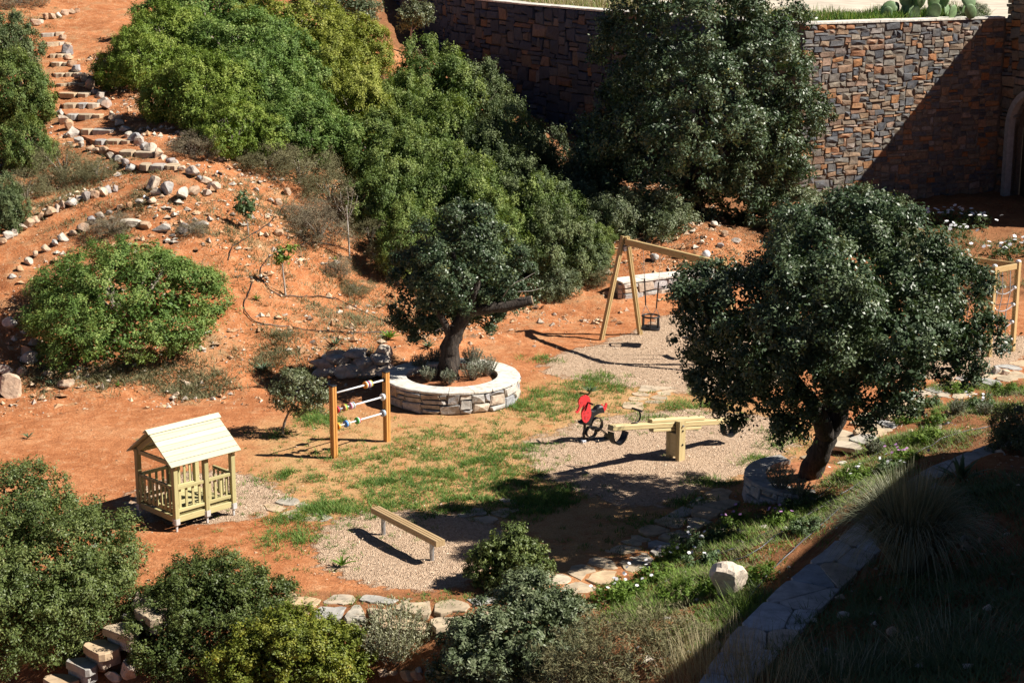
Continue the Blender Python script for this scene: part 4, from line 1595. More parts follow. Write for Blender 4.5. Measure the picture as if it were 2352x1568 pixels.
# roof frame
for x in (0, Lx):
    for s in (0, 1):
        y0 = -.07 if s == 0 else Ly + .07
        beam('rafter', (x, y0, eave_z - .03), (x, Ly / 2, ridge_z - .06), sec_rect(.045, .09, .004), M_pine, house)
    beam('tie_beam', (x, .05, eave_z + .0), (x, Ly - .05, eave_z + .0), sec_rect(.04, .07, .004), M_pine, house)
beam('ridge_beam', (.03, Ly / 2, ridge_z - .09), (Lx - .03, Ly / 2, ridge_z - .09), sec_rect(.045, .07, .004), M_pine, house)
for y in (-.0, Ly):
    beam('wall_plate', (PS / 2, y, eave_z + .01), (Lx - PS / 2, y, eave_z + .01), sec_rect(.04, .06, .004), M_pine, house)
npl = 7
for s in (0, 1):
    e = Vector((0, -ov if s == 0 else Ly + ov, eave_z - .015))
    r_ = Vector((0, Ly / 2, ridge_z))
    sl_ = (r_ - e)
    nrm = Vector((0, -sl_.z, sl_.y)) if s == 0 else Vector((0, sl_.z, -sl_.y))
    nrm = nrm.normalized()
    if nrm.z < 0:
        nrm = -nrm
    for i in range(npl):
        c = e + sl_ * ((i + .5) / npl) + nrm * (.022 + .002 * (i % 2))
        beam('roof_plank', c + Vector((-ov - .02, 0, 0)), c + Vector((Lx + ov, 0, 0)), sec_rect(sl_.length / npl - .005, .02, .003), M_roofpine, house, nrm)
for s, w in ((-1, .10), (1, .10)):
    n_ = Vector((0, s * .62, .78))
    c = Vector((0, Ly / 2 + s * .042, ridge_z + .028))
    beam('ridge_board', c + Vector((-ov - .05, 0, 0)), c + Vector((Lx + ov + .03, 0, 0)), sec_rect(w, .02, .003), M_roofpine, house, n_)

# ---------------------------------------------------------------- counting frame
A, B = at_z(768, 1050, 0), at_z(889, 1013, 0)
d = (B - A)
LA = d.length
frame = thing('counting_frame', 'orange wooden counting frame with three white bars of coloured discs', 'play panel', A, math.atan2(d.y, d.x))
HA = 1.34
for x in (0, LA):
    po = beam('post', (x, 0, -.1), (x, 0, HA), sec_groove(.105, .105, .006, .008, .02), M_orangewood, frame, (0, 1, 0))
    mb = MB()
    mb.box((x, 0, HA + .013), (.112, .112, .026), 0, .006)
    mb.build('post_cap', M_blackmetal, frame)
bars = [(1.205, [(.60, ['orange', 'white', 'navy', 'red', 'lightblue', 'cream', 'yellow'])]),
        (.885, [(.07, ['red', 'navy']), (.19, ['brown', 'yellow', 'green']), (.31, ['pink', 'white', 'brown', 'lightblue']), (.92, ['white', 'white', 'grey'])]),
        (.57, [(.07, ['orange', 'yellow']), (.22, ['blue', 'lightblue', 'brown', 'cream']), (.43, ['green', 'white', 'red']), (.92, ['grey', 'lightblue', 'white'])])]
for z, groups in bars:
    mb = MB()
    mb.tube([(.06, 0, z), (LA - .06, 0, z)], .016, 10)
    br = mb.build('bar', M_whiteplastic, frame, True)
    mb = MB()
    for x in (.062, LA - .062):
        mb.box((x, 0, z), (.02, .06, .07), 0, .004)
    mb.build('bar_socket', M_blackmetal, frame)
    for t, cols in groups:
        for i, c in enumerate(cols):
            x = LA * t + i * .0235
            x = min(x, LA - .075 - (len(cols) - i) * .0005)
            mb = MB()
            mb.tube([(x - .011, 0, z), (x - .008, 0, z), (x + .008, 0, z), (x + .011, 0, z)], [.058, .065, .065, .058], 18)
            mb.build('disc', M_discs[c], frame)

# ---------------------------------------------------------------- balance beam
q0, q1 = at_z(861, 1163, .40), at_z(1012, 1241, .40)
d = (q1 - q0)
LB = d.length
bb = thing('balance_beam', 'wooden balance beam of three planks on two steel posts', 'balance beam', (q0.x, q0.y, 0), math.atan2(d.y, d.x))
for i in range(3):
    beam('plank', (0, (i - 1) * .056, .355), (LB, (i - 1) * .056, .355), sec_rect(.053, .095, .008), M_benchwood, bb)
for t in (.13, .87):
    mb = MB()
    mb.tube([(LB * t, 0, -.1), (LB * t, 0, .30)], .036, 14, cap=True)
    mb.box((LB * t, 0, .303), (.13, .13, .008))
    mb.build('leg', M_galv, bb, False)

# ---------------------------------------------------------------- seesaw
pv = at_z(1551, 1052, 0)
e1 = at_z(1403, 1096, 0)
e2 = at_z(1695, 1016, 0)
dirv = (e2 - e1)
sa = thing('seesaw', 'pale wooden seesaw with tyre bumpers, tilted down to the right', 'seesaw', pv, math.atan2(dirv.y, dirv.x))
HL, HP, tl = 1.64, .655, math.atan2(.48, 3.3)
ct, st = math.cos(tl), math.sin(tl)
bp_ = lambda x, y=0, z=0: Vector((x * ct + z * st, y, HP - x * st + z * ct))
upv = (st, 0, ct)
beam('beam', bp_(-HL), bp_(HL), sec_groove(.14, .10, .012, .006, .01), M_seesawwood, sa, upv)
beam('upper_block', bp_(-.68, 0, .085), bp_(.68, 0, .085), sec_rect(.12, .065, .012), M_seesawwood, sa, upv)
beam('lower_block', bp_(-.62, 0, -.085), bp_(.62, 0, -.085), sec_rect(.12, .065, .012), M_seesawwood, sa, upv)
mb = MB()
for x in (-.58, -.3, .3, .58):
    p = bp_(x, 0, .118)
    mb.tube([p, p + Vector((0, 0, .006))], .016, 8)
mb.build('bolt', M_blackmetal, sa)
for s in (-1, 1):
    beam('upright', (0, s * .125, -.1), (0, s * .125, .745), sec_groove(.095, .19, .02, .008, .01), M_seesawwood, sa, (1, 0, 0))
    mb = MB()
    for z in (.30, .56):
        mb.tube([(0, s * .175, z), (0, s * .186, z)], .018, 8)
    mb.build('bolt', M_blackmetal, sa)
beam('cross_board', (0, -.075, .28), (0, .075, .28), sec_rect(.15, .44, .01), M_seesawwood, sa)
mb = MB()
mb.tube([(0, -.2, HP), (0, .2, HP)], .018, 10)
mb.build('axle', M_galv, sa)
for s in (-1, 1):
    # half tyre hanging under the end
    mb = MB()
    n = 26
    cx_ = s * (HL - .20)
    vs = []
    for i in range(n + 1):
        an = math.pi * (1.02 + .0 + (.96) * i / n) + 0
        for rr, yy in ((.185, -.075), (.185, .075), (.165, .075), (.165, -.075)):
            vs.append(bp_(cx_ + rr * math.cos(an), yy, -.06 + 1.35 * rr * math.sin(an)))
    fs = []
    for i in range(n):
        fs += [(4 * i + k_, 4 * i + (k_ + 1) % 4, 4 * i + 4 + (k_ + 1) % 4, 4 * i + 4 + k_) for k_ in range(4)]
    fs += [(0, 1, 2, 3), (4 * n, 4 * n + 1, 4 * n + 2, 4 * n + 3)]
    mb.add(vs, fs)
    mb.build('tyre_bumper', M_rubber, sa)
    # handle: a bow rising from the beam with a cross grip
    mb = MB()
    hx = s * (HL - .62)
    pts = [bp_(hx + s * .12, 0, .055), bp_(hx - s * .01, 0, .06), bp_(hx - s * .07, 0, .11), bp_(hx - s * .085, 0, .19), bp_(hx - s * .05, 0, .26), bp_(hx + s * .02, 0, .30)]
    mb.tube(pts, .016, 8)
    hd = mb.build('handle', M_blackmetal, sa, True)
    mb = MB()
    gz = pts[-1]
    mb.tube([gz + Vector((0, -.13, 0)), gz + Vector((0, -.125, 0)), gz + Vector((0, .125, 0)), gz + Vector((0, .13, 0))], [.014, .021, .021, .014], 8)
    mb.build('grip', M_rubber, hd, True)

# ---------------------------------------------------------------- seahorse rider
sp = at_z(1361, 1012, 0)
sh = thing('seahorse_rider', 'red seahorse spring rider with black seat on black rubber hoops', 'spring rider', sp, R(30))
S_ = 1 / 590.0
ex = lambda x: (x - 480) * S_ * 1.12
ez = lambda y: (672 - y) * S_ / .955


def board(name, outline, thick, mat, y0=0.0):
    mb = MB()
    n = len(outline)
    vs = [(ex(x), y0 - thick / 2, ez(y)) for x, y in outline] + [(ex(x), y0 + thick / 2, ez(y)) for x, y in outline]
    mb.add(vs, [tuple(range(n)), tuple(range(2 * n - 1, n - 1, -1))] + [(i, n + i, n + (i + 1) % n, (i + 1) % n) for i in range(n)])
    return mb.build(name, mat, sh)


head = [(318, 146), (326, 138), (340, 140), (346, 133), (360, 138), (368, 136), (376, 146), (386, 147), (392, 157), (402, 163), (404, 174), (412, 184), (411, 196), (416, 208), (413, 240), (418, 290),
        (425, 335), (422, 372), (408, 404), (390, 426), (366, 441), (344, 430), (326, 404), (315, 368), (312, 330), (320, 292), (334, 262), (347, 236), (340, 236), (322, 254), (305, 266), (292, 286), (282, 306), (266, 319),
        (250, 312), (245, 300), (262, 290), (276, 272), (284, 250), (287, 232), (277, 222), (275, 205), (280, 192), (276, 182), (284, 172), (292, 160), (302, 150)]
hb = board('head_panel', head, .03, M_red, -.095)
for (cx_, cy_, r_) in ((311, 208, 11), (367, 378, 24), (367, 378, 13), (392, 330, 8), (345, 330, 8)):
    pts = [(ex(cx_ + r_ * math.cos(t)), -.1115, ez(cy_ + r_ * math.sin(t))) for t in np.linspace(0, 2 * math.pi * .86, 18)]
    mb = MB()
    mb.tube(pts, .0035, 5)
    mb.build('engraving', M_redline, hb)
board('tail_panel', [(572, 290), (590, 284), (598, 300), (610, 312), (620, 305), (623, 284), (634, 276), (646, 282), (644, 306), (634, 340), (612, 366), (590, 371), (578, 330)], .03, M_red)
# moulded seat
prof = [(425, 306), (446, 322), (470, 331), (492, 322), (512, 300), (536, 287), (560, 283), (578, 291), (590, 330), (594, 368), (570, 364), (540, 362), (508, 372), (482, 388), (462, 412), (446, 440), (440, 470), (436, 490), (380, 478),
        (330, 462), (322, 452), (352, 446), (384, 430), (408, 402), (422, 360)]
mb = MB()
n = len(prof)
rings = []
for t, sc, off in ((-.075, .80, .0), (-.055, .96, 0), (0, 1.0, 0), (.055, .96, 0), (.075, .80, 0)):
    mx, my = 470, 385
    rings.append([(ex(mx + (x - mx) * (.92 + .08 * sc)), t, ez(my + (y - my) * sc)) for x, y in prof])
vs = [p for r_ in rings for p in r_]
fs = [(k_ * n + i, k_ * n + (i + 1) % n, (k_ + 1) * n + (i + 1) % n, (k_ + 1) * n + i) for k_ in range(4) for i in range(n)]
fs += [tuple(range(n - 1, -1, -1)), tuple(range(4 * n, 5 * n))]
mb.add(vs, fs)
mb.build('seat', M_rubber, sh, False)
mb = MB()
mb.tube([(ex(355), -.12, ez(300)), (ex(384), -.12, ez(218))], .009, 8)
mb.tube([(ex(384), -.26, ez(218)), (ex(384), .08, ez(218))], .013, 8)
mb.tube([(ex(384), -.27, ez(218)), (ex(384), -.17, ez(218))], .02, 8)
mb.tube([(ex(384), -.02, ez(218)), (ex(384), .09, ez(218))], .02, 8)
mb.build('handlebar', M_blackmetal, sh)


def hoop(name, cx_, cz_, r_, w, y0, sq=1.0):
    mb = MB()
    n = 30
    vs = []
    for i in range(n):
        an = 2 * math.pi * i / n
        for rr, yy in ((r_, -w / 2), (r_, w / 2), (r_ - .012, w / 2), (r_ - .012, -w / 2)):
            vs.append((cx_ + rr * math.cos(an), y0 + yy, cz_ + rr * sq * math.sin(an)))
    fs = []
    for i in range(n):
        k_ = (i + 1) % n
        fs += [(4 * i + a, 4 * i + (a + 1) % 4, 4 * k_ + (a + 1) % 4, 4 * k_ + a) for a in range(4)]
    mb.add(vs, fs)
    return mb.build(name, M_rubber, sh)


hoop('rubber_hoop', ex(534), ez(503), .130, .09, .03, 1.05)
hoop('rubber_hoop', ex(448), ez(560), .118, .09, -.04, .95)
mb = MB()
strip_pts = [(ex(436), ez(518)), (ex(535), ez(530)), (ex(648), ez(628)), (ex(640), ez(662)), (ex(470), ez(676))]
for (x0, z0), (x1, z1) in zip(strip_pts[:-1], strip_pts[1:]):
    mb.prism((x0, -.03, z0), (x1, -.03, z1), sec_rect(.2, .016))
mb.build('base_plate', M_blackmetal, sh)
mb = MB()
mb.tube([(ex(385), -.0, ez(480)), (ex(384), 0, ez(540)), (ex(372), 0, ez(580)), (ex(382), 0, ez(625)), (ex(410), 0, ez(645))], .028, 8)
mb.build('support', M_blackmetal, sh)
mb = MB()
mb.box((ex(360), -.04, .03), (.08, .07, .06), .1, .008)
mb.build('anchor', M_greyplastic, sh)

# ---------------------------------------------------------------- swing
BZ = 2.28
bl, br_ = at_z(1441, 556, BZ), at_z(1650, 606, BZ)
d = br_ - bl
LS = d.length
sw = thing('swing_frame', 'wooden A-frame swing beside the big right tree', 'swing', (bl.x, bl.y, 0), math.atan2(d.y, d.x))
beam('crossbeam', (-.02, 0, BZ), (LS + .02, 0, BZ), sec_rect(.10, .15, .01), M_swingwood, sw)
for x, sx in ((-.085, -1), (LS + .085, 1)):
    for s in (-1, 1):
        beam('leg', (x + sx * .10, s * .56, -.1), (x, s * .015 + (0 if s < 0 else .0), BZ + .12), sec_groove(.095, .095, .006, .008, .012), M_swingwood, sw, (1, 0, 0)).location.x += (.05 if s > 0 else -.05) * 1.0
    mb = MB()
    mb.box((x - sx * .03, 0, BZ - .1), (.16, .12, .01), 0)
    mb.box((x, 0, BZ - .16), (.11, .13, .09), 0, .006)
    mb.build('bracket', M_galv, sw)
zs_ = lambda t: (LS * t)
frame_m = Matrix.Translation(Vector((bl.x, bl.y, 0))) @ Matrix.Rotation(math.atan2(d.y, d.x), 4, 'Z')


def chain(mb, a, b_, link_l=.045):
    a, b_ = Vector(a), Vector(b_)
    n = max(2, int((b_ - a).length / link_l))
    dd = (b_ - a) / n
    u = dd.normalized()
    s1 = u.cross(Vector((0, 1, 0.01))).normalized()
    s2 = u.cross(s1)
    for i in range(n):
        c0 = a + dd * (i - .12)
        c1 = a + dd * (i + 1.12)
        s = s1 if i % 2 else s2
        for k_ in (-1, 1):
            mb.tube([c0 + s * .0085 * k_, c1 + s * .0085 * k_], .0035, 4)
        mb.tube([c0 - s * .0085, c0 + s * .0085], .0035, 4)


# bucket seat
bc = frame_m @ Vector((LS * .285, 0, 0))
bk = thing('bucket_swing', 'black toddler bucket seat hanging from the swing', 'swing seat', bc, math.atan2(d.y, d.x))
zr = .70
mb = MB()
tor = [(.205 * math.cos(t), .19 * math.sin(t), zr) for t in np.linspace(0, 2 * math.pi, 29)]
mb.tube(tor, .022, 8, cap=False)
mb.build('safety_ring', M_rubber, bk, True)
mb = MB()
sec = [(.24 * math.cos(t) * (1 + .12 * math.cos(4 * t)), .22 * math.sin(t) * (1 + .12 * math.cos(4 * t))) for t in np.linspace(0, 2 * math.pi, 33)[:-1]]
vs = [(x, y, .40) for x, y in sec] + [(x * 1.03, y * 1.03, .44) for x, y in sec] + [(x * .9, y * .9, .455) for x, y in sec]
n = len(sec)
mb.add(vs, [(i, (i + 1) % n, n + (i + 1) % n, n + i) for i in range(n)] + [(n + i, n + (i + 1) % n, 2 * n + (i + 1) % n, 2 * n + i) for i in range(n)] + [tuple(range(2 * n, 3 * n)), tuple(range(n - 1, -1, -1))])
mb.build('seat', M_rubber, bk)
for k_ in range(6):
    an = k_ * math.pi / 3 + .3
    mb = MB()
    mb.tube([(.205 * math.cos(an), .19 * math.sin(an), zr), (.21 * math.cos(an), .19 * math.sin(an), .44)], .014 if k_ % 3 else .03, 8)
    mb.build('strap', M_rubber, bk)
for s in (-1, 1):
    top = Vector((s * LS * .10, 0, BZ - .09))
    j0 = Vector((s * .19, 0, zr + .22))
    mid = top.lerp(j0, .52)
    mb = MB()
    chain(mb, top, mid)
    for y in (-.10, .10):
        chain(mb, j0, (s * .17, y * 1.2, zr + .02))
    mb.build('chain', M_chain, bk)
    mb = MB()
    mb.tube([mid, j0], .016, 8)
    mb.build('chain_sleeve', M_rubber, bk)
# flat seat
bc = frame_m @ Vector((LS * .735, 0, 0))
fk = thing('flat_swing', 'black flat swing seat partly behind the big right tree', 'swing seat', bc, math.atan2(d.y, d.x))
mb = MB()
mb.box((0, 0, .44), (.44, .17, .035), 0, .01)
mb.build('seat', M_rubber, fk)
for s in (-1, 1):
    top = Vector((s * LS * .09, 0, BZ - .09))
    j0 = Vector((s * .2, 0, .75))
    mid = top.lerp(j0, .6)
    mb = MB()
    chain(mb, top, mid)
    for y in (-.07, .07):
        chain(mb, j0, (s * .2, y, .45))
    mb.build('chain', M_chain, fk)
    mb = MB()
    mb.tube([mid, j0], .015, 8)
    mb.build('chain_sleeve', M_rubber, fk)

# ---------------------------------------------------------------- rope climbing frame
A = at_z(2325, 805, 0)
B = at_z(2271, 818, 0)
C = at_z(2192, 815, 0)
D = A + (C - B) + Vector((-.35, .75, 0))
cf = thing('climbing_frame', 'wooden rope climbing frame with white ball fittings at the right edge', 'climbing frame', A)
HC = 2.06
L_ = lambda p, z=0: Vector((p.x - A.x, p.y - A.y, z))
for p in (A, B, C, D):
    beam('post', L_(p, -.1), L_(p, HC), sec_groove(.10, .10, .006, .008, .014), M_swingwood, cf, (A - B).normalized())
    mb = MB()
    mb.ball((p.x - A.x, p.y - A.y, HC), .062, 12, 6, (1, 1, .7))
    mb.build('post_cap', M_whiteplastic, cf, True)
for p, q_ in ((A, B), (B, C), (C, D), (D, A)):
    u_ = (q_ - p).normalized() * .055
    beam('top_rail', L_(p + u_, HC - .10), L_(q_ - u_, HC - .10), sec_rect(.045, .13, .006), M_swingwood, cf)
for p, q_ in ((A, B), (A, D), (B, C)):
    u_ = (q_ - p).normalized()
    for z in (.28, .68, 1.08, 1.47):
        mb = MB()
        for e_ in (p + u_ * .075, q_ - u_ * .075):
            mb.ball((e_.x - A.x, e_.y - A.y, z), .042, 12, 8)
        mb.build('rope_ball', M_whiteplastic, cf, True)
        mb = MB()
        pts = []
        for i in range(9):
            t = i / 8
            w_ = p.lerp(q_, .08 + .84 * t)
            pts.append(L_(w_, z - .10 * math.sin(math.pi * t)))
        mb.tube(pts, .011, 6)
        mb.build('rope', M_rope, cf)
    for t in (.33, .66):
        w_ = p.lerp(q_, t)
        mb = MB()
        mb.tube([L_(w_, HC - .16), L_(w_ + Vector((.04, .02, 0)), 1.4), L_(w_ + Vector((-.03, .03, 0)), .9), L_(w_, .15)], .011, 6)
        mb.build('rope', M_rope, cf)

# stray white ball on the bank
p = G(1622, 594)
mb = MB()
mb.ball((0, 0, .1), .11, 16, 10)
o = mb.build('ball', M_whiteplastic, None, True)
o.location = p
tag(o, 'white ball lying on the bank behind the low wall', 'ball')

# ---------------------------------------------------------------- irrigation hoses


M_driphose = plain('drip_hose', (.09, .09, .10), .4)


def hose(label, pts, r=.011, lift=.03, mat=None, seed=0):
    g = random.Random(seed)
    P = []
    for i in range(len(pts) - 1):
        a, b_ = Vector(pts[i]), Vector(pts[i + 1])
        pm, pn = Vector(pts[max(i - 1, 0)]), Vector(pts[min(i + 2, len(pts) - 1)])
        for k_ in range(6):
            t = k_ / 6
            P.append(tuple(.5 * ((2 * a) + (b_ - pm) * t + (2 * pm - 5 * a + 4 * b_ - pn) * t * t + (3 * a - pm - 3 * b_ + pn) * t ** 3)))
    P.append(pts[-1])
    W = [G(u, v) for u, v in P]
    o0 = W[0].copy()
    mb = MB()
    mb.tube([w - o0 + Vector((0, 0, lift + g.uniform(-.008, .012))) for w in W], r, 6)
    o = mb.build('irrigation_hose', mat or M_hose, None, True)
    o.location = o0
    tag(o, label, 'hose', 'irrigation hoses')


hose('black hose looping below the white-trunked sapling on the bank', [(1000, 770), (900, 748), (770, 690), (700, 685), (640, 680), (605, 650), (600, 620), (625, 590), (665, 575), (720, 560), (790, 575), (820, 600)], seed=1)
hose('black hose along the right edge of the round shrub', [(905, 765), (800, 768), (700, 760), (620, 750), (575, 735), (560, 705), (570, 680), (580, 650), (572, 640)], seed=2)
hose('thin black hose running up the bank beside the leafy sapling', [(525, 600), (535, 570), (570, 548), (620, 515), (660, 470)], seed=3)
hose('grey drip hose along the top of the planting bed', [(2352, 968), (2200, 1000), (2090, 1052), (2000, 1098), (1900, 1160), (1810, 1215), (1720, 1280), (1640, 1310), (1560, 1350)], .010, .03, M_driphose, 4)
hose('dark drip hose through the middle of the planting bed', [(2352, 930), (2200, 950), (2080, 1010), (1960, 1080), (1850, 1170), (1760, 1230), (1690, 1262), (1600, 1300), (1500, 1355)], .010, .03, None, 5)
hose('drip hose near the flat-topped wall in the planting bed', [(1930, 1170), (1830, 1260), (1760, 1330), (1690, 1420), (1640, 1470)], .010, .03, M_driphose, 6)
for u, v, lab in ((505, 412, 'small garden spotlight with a white head below the hillside steps'), (338, 470, 'small garden spotlight among rocks below the hillside path')):
    p = G(u, v)
    sp_ = thing('garden_spotlight', lab, 'spotlight', p, 0, 'garden spotlights')
    mb = MB()
    mb.tube([(0, 0, 0), (0, 0, .14)], .012, 6)
    mb.build('stake', M_blackmetal, sp_)
    mb = MB()
    mb.tube([(.06, 0, .12), (-.05, 0, .17)], .035, 10)
    mb.build('housing', M_blackmetal, sp_)
    mb = MB()
    mb.tube([(-.05, 0, .17), (-.08, 0, .185)], .045, 10)
    mb.build('head', M_whiteplastic, sp_)
# ================================================================ vegetation
def copy_tree(o, parent=None):
    c = o.copy()
    COL.objects.link(c)
    c.parent = parent
    for ch in o.children:
        copy_tree(ch, c)
    return c


def stems_mesh(name, mat, n, h, spread, r, seed):
    g = random.Random(seed)
    mb = MB()
    for i in range(n):
        a = g.uniform(0, 6.28)
        k = g.uniform(.3, 1) * spread
        p1 = Vector((math.cos(a) * k * .4, math.sin(a) * k * .4, h * .5))
        p2 = Vector((math.cos(a) * k, math.sin(a) * k, h * g.uniform(.8, 1)))
        mb.tube([(0, 0, -.1), p1, p2], [r, r * .7, r * .3], 5)
    return mb.mesh(name, mat)


def dome(seed, nside=6, squash=.62):
    g = random.Random(seed)
    lob = [((0, 0, .42), (.72, .70, squash))]
    for i in range(nside):
        a = i * 6.283 / nside + g.uniform(-.4, .4)
        k = g.uniform(.45, .62)
        lob.append(((math.cos(a) * k, math.sin(a) * k, g.uniform(.18, .45)), (g.uniform(.36, .5), g.uniform(.36, .5), g.uniform(.32, .46))))
    return lob


MAST = [foliage('crown', dome(1 + s, 6), 190, .155, 50000, .036, .020, (L_mastic, L_mastic_g, L_mastic_y)[s], 70 + s, .06, .5, .02, .45, .8, gap=.2, gfreq=3.6, outb=.8) for s in range(3)]
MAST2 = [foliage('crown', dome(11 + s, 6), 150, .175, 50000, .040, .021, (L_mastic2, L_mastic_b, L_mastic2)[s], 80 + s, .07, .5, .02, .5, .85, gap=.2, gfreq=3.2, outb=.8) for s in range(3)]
DRY = [foliage('crown', dome(21 + s, 5, .55), 90, .24, 12000, .075, .010, (L_drygreen, L_dry)[s], 90 + s, .05, .1, .0, .9, 1.4) for s in range(2)]
GREYS = [foliage('crown', dome(31, 5), 60, .26, 14000, .06, .026, L_greygreen, 95, .1, .4, .02, .6, .9)]
STEMS = stems_mesh('stems', M_twig, 9, .75, .6, .03, 4)


def bush(label, u, vb, w, vt, meshes, seed, name='shrub', cat='shrub', group=None, deep=.85, hmax=3.6):
    g = random.Random(seed)
    p = G(u, vb)
    rx = w / pxm(p) / 2
    ry = rx * deep
    yc = p.y + ry * .7
    xc = p.x * yc / p.y
    z0 = float(hz(xc, yc))
    zb = min(z0, float(hz(xc, p.y)) + .1)
    h = min(max(at_y(u, vt, yc + ry * .15).z - zb, .3), hmax, rx * 1.55)
    t = thing(name, label, cat, (xc, yc, zb), 0, group)
    me = meshes[seed % len(meshes)]
    a = g.uniform(0, 6.28)
    c = link('crown', me, t, (0, 0, 0), (0, 0, a), (rx * 1.02, rx * .95, h / 1.05))
    link('stems', STEMS, t, (0, 0, 0), (0, 0, a), (rx, rx, h * .9))
    return t


upper = [(330, 205, 240, 62, 'leftmost shrub of the upper thicket, beside the steps'), (475, 105, 340, -45, 'tall bright shrub at the top left of the upper thicket'),
         (680, 150, 330, -15, 'bright yellow-green shrub at the top of the upper thicket'), (440, 290, 260, 120, 'bright shrub in the thicket overhanging the hillside steps'),
         (600, 300, 310, 110, 'broad bright shrub in the middle of the upper thicket'), (755, 255, 240, 80, 'yellow-green shrub at the right end of the upper thicket'),
         (540, 370, 250, 220, 'low green shrub on the lower left rim of the upper thicket'), (700, 375, 270, 205, 'green shrub on the lower rim of the upper thicket'),
         (815, 340, 220, 160, 'green shrub where the two thickets meet'), (390, 150, 250, 10, 'bright shrub at the upper left of the thicket behind the leftmost one'), (560, 190, 320, 20, 'bright shrub at the heart of the upper thicket'), (800, 180, 220, 40, 'yellowish shrub at the upper right of the thicket beside bare soil'), (500, 300, 260, 130, 'bright rounded shrub left of the middle of the upper thicket'), (660, 250, 280, 70, 'bright rounded shrub right of the middle of the upper thicket')]
for i, (u, vb, w, vt, lab) in enumerate(upper):
    bush(lab, u, vb, w, vt, MAST, i, group='shrubs of the upper thicket')
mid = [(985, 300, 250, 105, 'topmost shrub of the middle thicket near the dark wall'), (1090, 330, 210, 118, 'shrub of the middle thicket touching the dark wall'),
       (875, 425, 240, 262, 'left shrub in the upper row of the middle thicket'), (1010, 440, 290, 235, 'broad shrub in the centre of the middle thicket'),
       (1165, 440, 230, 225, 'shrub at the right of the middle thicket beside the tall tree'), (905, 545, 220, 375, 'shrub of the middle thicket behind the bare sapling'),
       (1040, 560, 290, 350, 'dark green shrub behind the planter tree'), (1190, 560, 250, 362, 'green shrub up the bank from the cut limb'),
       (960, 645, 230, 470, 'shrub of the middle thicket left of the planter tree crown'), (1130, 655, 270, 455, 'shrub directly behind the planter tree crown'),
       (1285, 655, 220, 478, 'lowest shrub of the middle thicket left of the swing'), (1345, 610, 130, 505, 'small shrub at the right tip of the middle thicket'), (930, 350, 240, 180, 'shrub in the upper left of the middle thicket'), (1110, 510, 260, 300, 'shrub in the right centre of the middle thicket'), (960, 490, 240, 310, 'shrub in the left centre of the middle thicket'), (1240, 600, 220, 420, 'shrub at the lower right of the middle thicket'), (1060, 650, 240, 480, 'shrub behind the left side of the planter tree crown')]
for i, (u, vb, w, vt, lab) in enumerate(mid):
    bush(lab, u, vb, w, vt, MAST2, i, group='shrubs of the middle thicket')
left = [(10, 175, 190, 35, 'green shrub at the left edge below the top path'), (30, 300, 200, 130, 'green shrub at the left edge beside the steps'), (62, 400, 150, 215, 'lower green shrub at the left edge beside the steps'), (5, 530, 140, 375, 'shrub at the left edge above the path')]
for i, (u, vb, w, vt, lab) in enumerate(left):
    bush(lab, u, vb, w, vt, MAST2, i + 1, group='shrubs at the left edge')
dry = [(735, 572, 170, 470, 1, 'grey dry brush left of the bare sapling'), (690, 440, 190, 335, 0, 'olive dry brush below the upper thicket'), (905, 640, 140, 535, 0, 'half-dry brush left of the planter tree'),
       (775, 642, 76, 588, 1, 'small round dry bush below the bare sapling'), (255, 548, 120, 488, 1, 'grey dry bush above the round shrub'), (150, 430, 150, 325, 0, 'dry brush left of the hillside steps'),
       (60, 465, 130, 385, 0, 'dry brush near the left edge above the path'), (445, 372, 130, 300, 1, 'dry brush at the foot of the upper thicket beside the steps'),
       (615, 410, 160, 325, 0, 'half-dry brush under the upper thicket'), (818, 690, 100, 640, 0, 'low dry tuft below the small round bush'), (820, 520, 130, 440, 1, 'dry brush at the rim of the middle thicket'),
       (225, 420, 100, 362, 0, 'dry tuft beside the lower hillside steps'), (85, 700, 80, 640, 0, 'pale tuft on the left flank of the round shrub'), (440, 545, 90, 510, 1, 'grey dry tuft above the right side of the round shrub'),
       (40, 20, 160, -30, 1, 'dry brush at the top left corner'), (1350, 665, 140, 600, 0, 'half-dry brush between thicket and swing'), (500, 60, 150, -20, 1, 'dark bare brush at the top of the upper thicket'), (640, 380, 120, 320, 1, 'grey twiggy brush under the middle of the upper thicket'), (850, 570, 110, 500, 0, 'half-dry brush right of the bare sapling'), (760, 480, 150, 385, 0, 'olive brush above the bare sapling at the thicket rim'), (570, 395, 130, 340, 0, 'olive brush at the lower left rim of the upper thicket'), (700, 520, 120, 455, 1, 'grey brush on the bank left of the thin sapling')]
for i, (u, vb, w, vt, k, lab) in enumerate(dry):
    bush(lab, u, vb, w, vt, [DRY[k]], i, 'dry_bush', 'bush', 'dry bushes')
grey = [(1255, 430, 170, 300, 'dark shrub right of the middle thicket at the wall foot'), (1345, 470, 190, 330, 'dark shrub at the wall foot behind the tall tree'), (1410, 560, 170, 440, 'dark shrub left of the tall tree foot'), (1820, 565, 230, 425, 'grey-green shrub in front of the sunlit wall behind the big tree'), (1990, 570, 250, 440, 'grey-green shrub below the shadow edge on the wall'),
        (2085, 600, 150, 505, 'pale grey shrub in shade near the arched doorway'), (1330, 520, 170, 420, 'dark shrub between the thicket and the tall tree'), (1500, 545, 200, 430, 'dark shrub under the tall tree'),
        (1280, 692, 110, 612, 'small green shrub at the foot of the cut limb'), (780, 45, 190, -40, 'dark shrub at the top edge above the thicket'), (2330, 1035, 140, 930, 'dark shrub at the right edge beside the flat-topped wall')]
for i, (u, vb, w, vt, lab) in enumerate(grey):
    bush(lab, u, vb, w, vt, GREYS, i, group='grey-green shrubs')

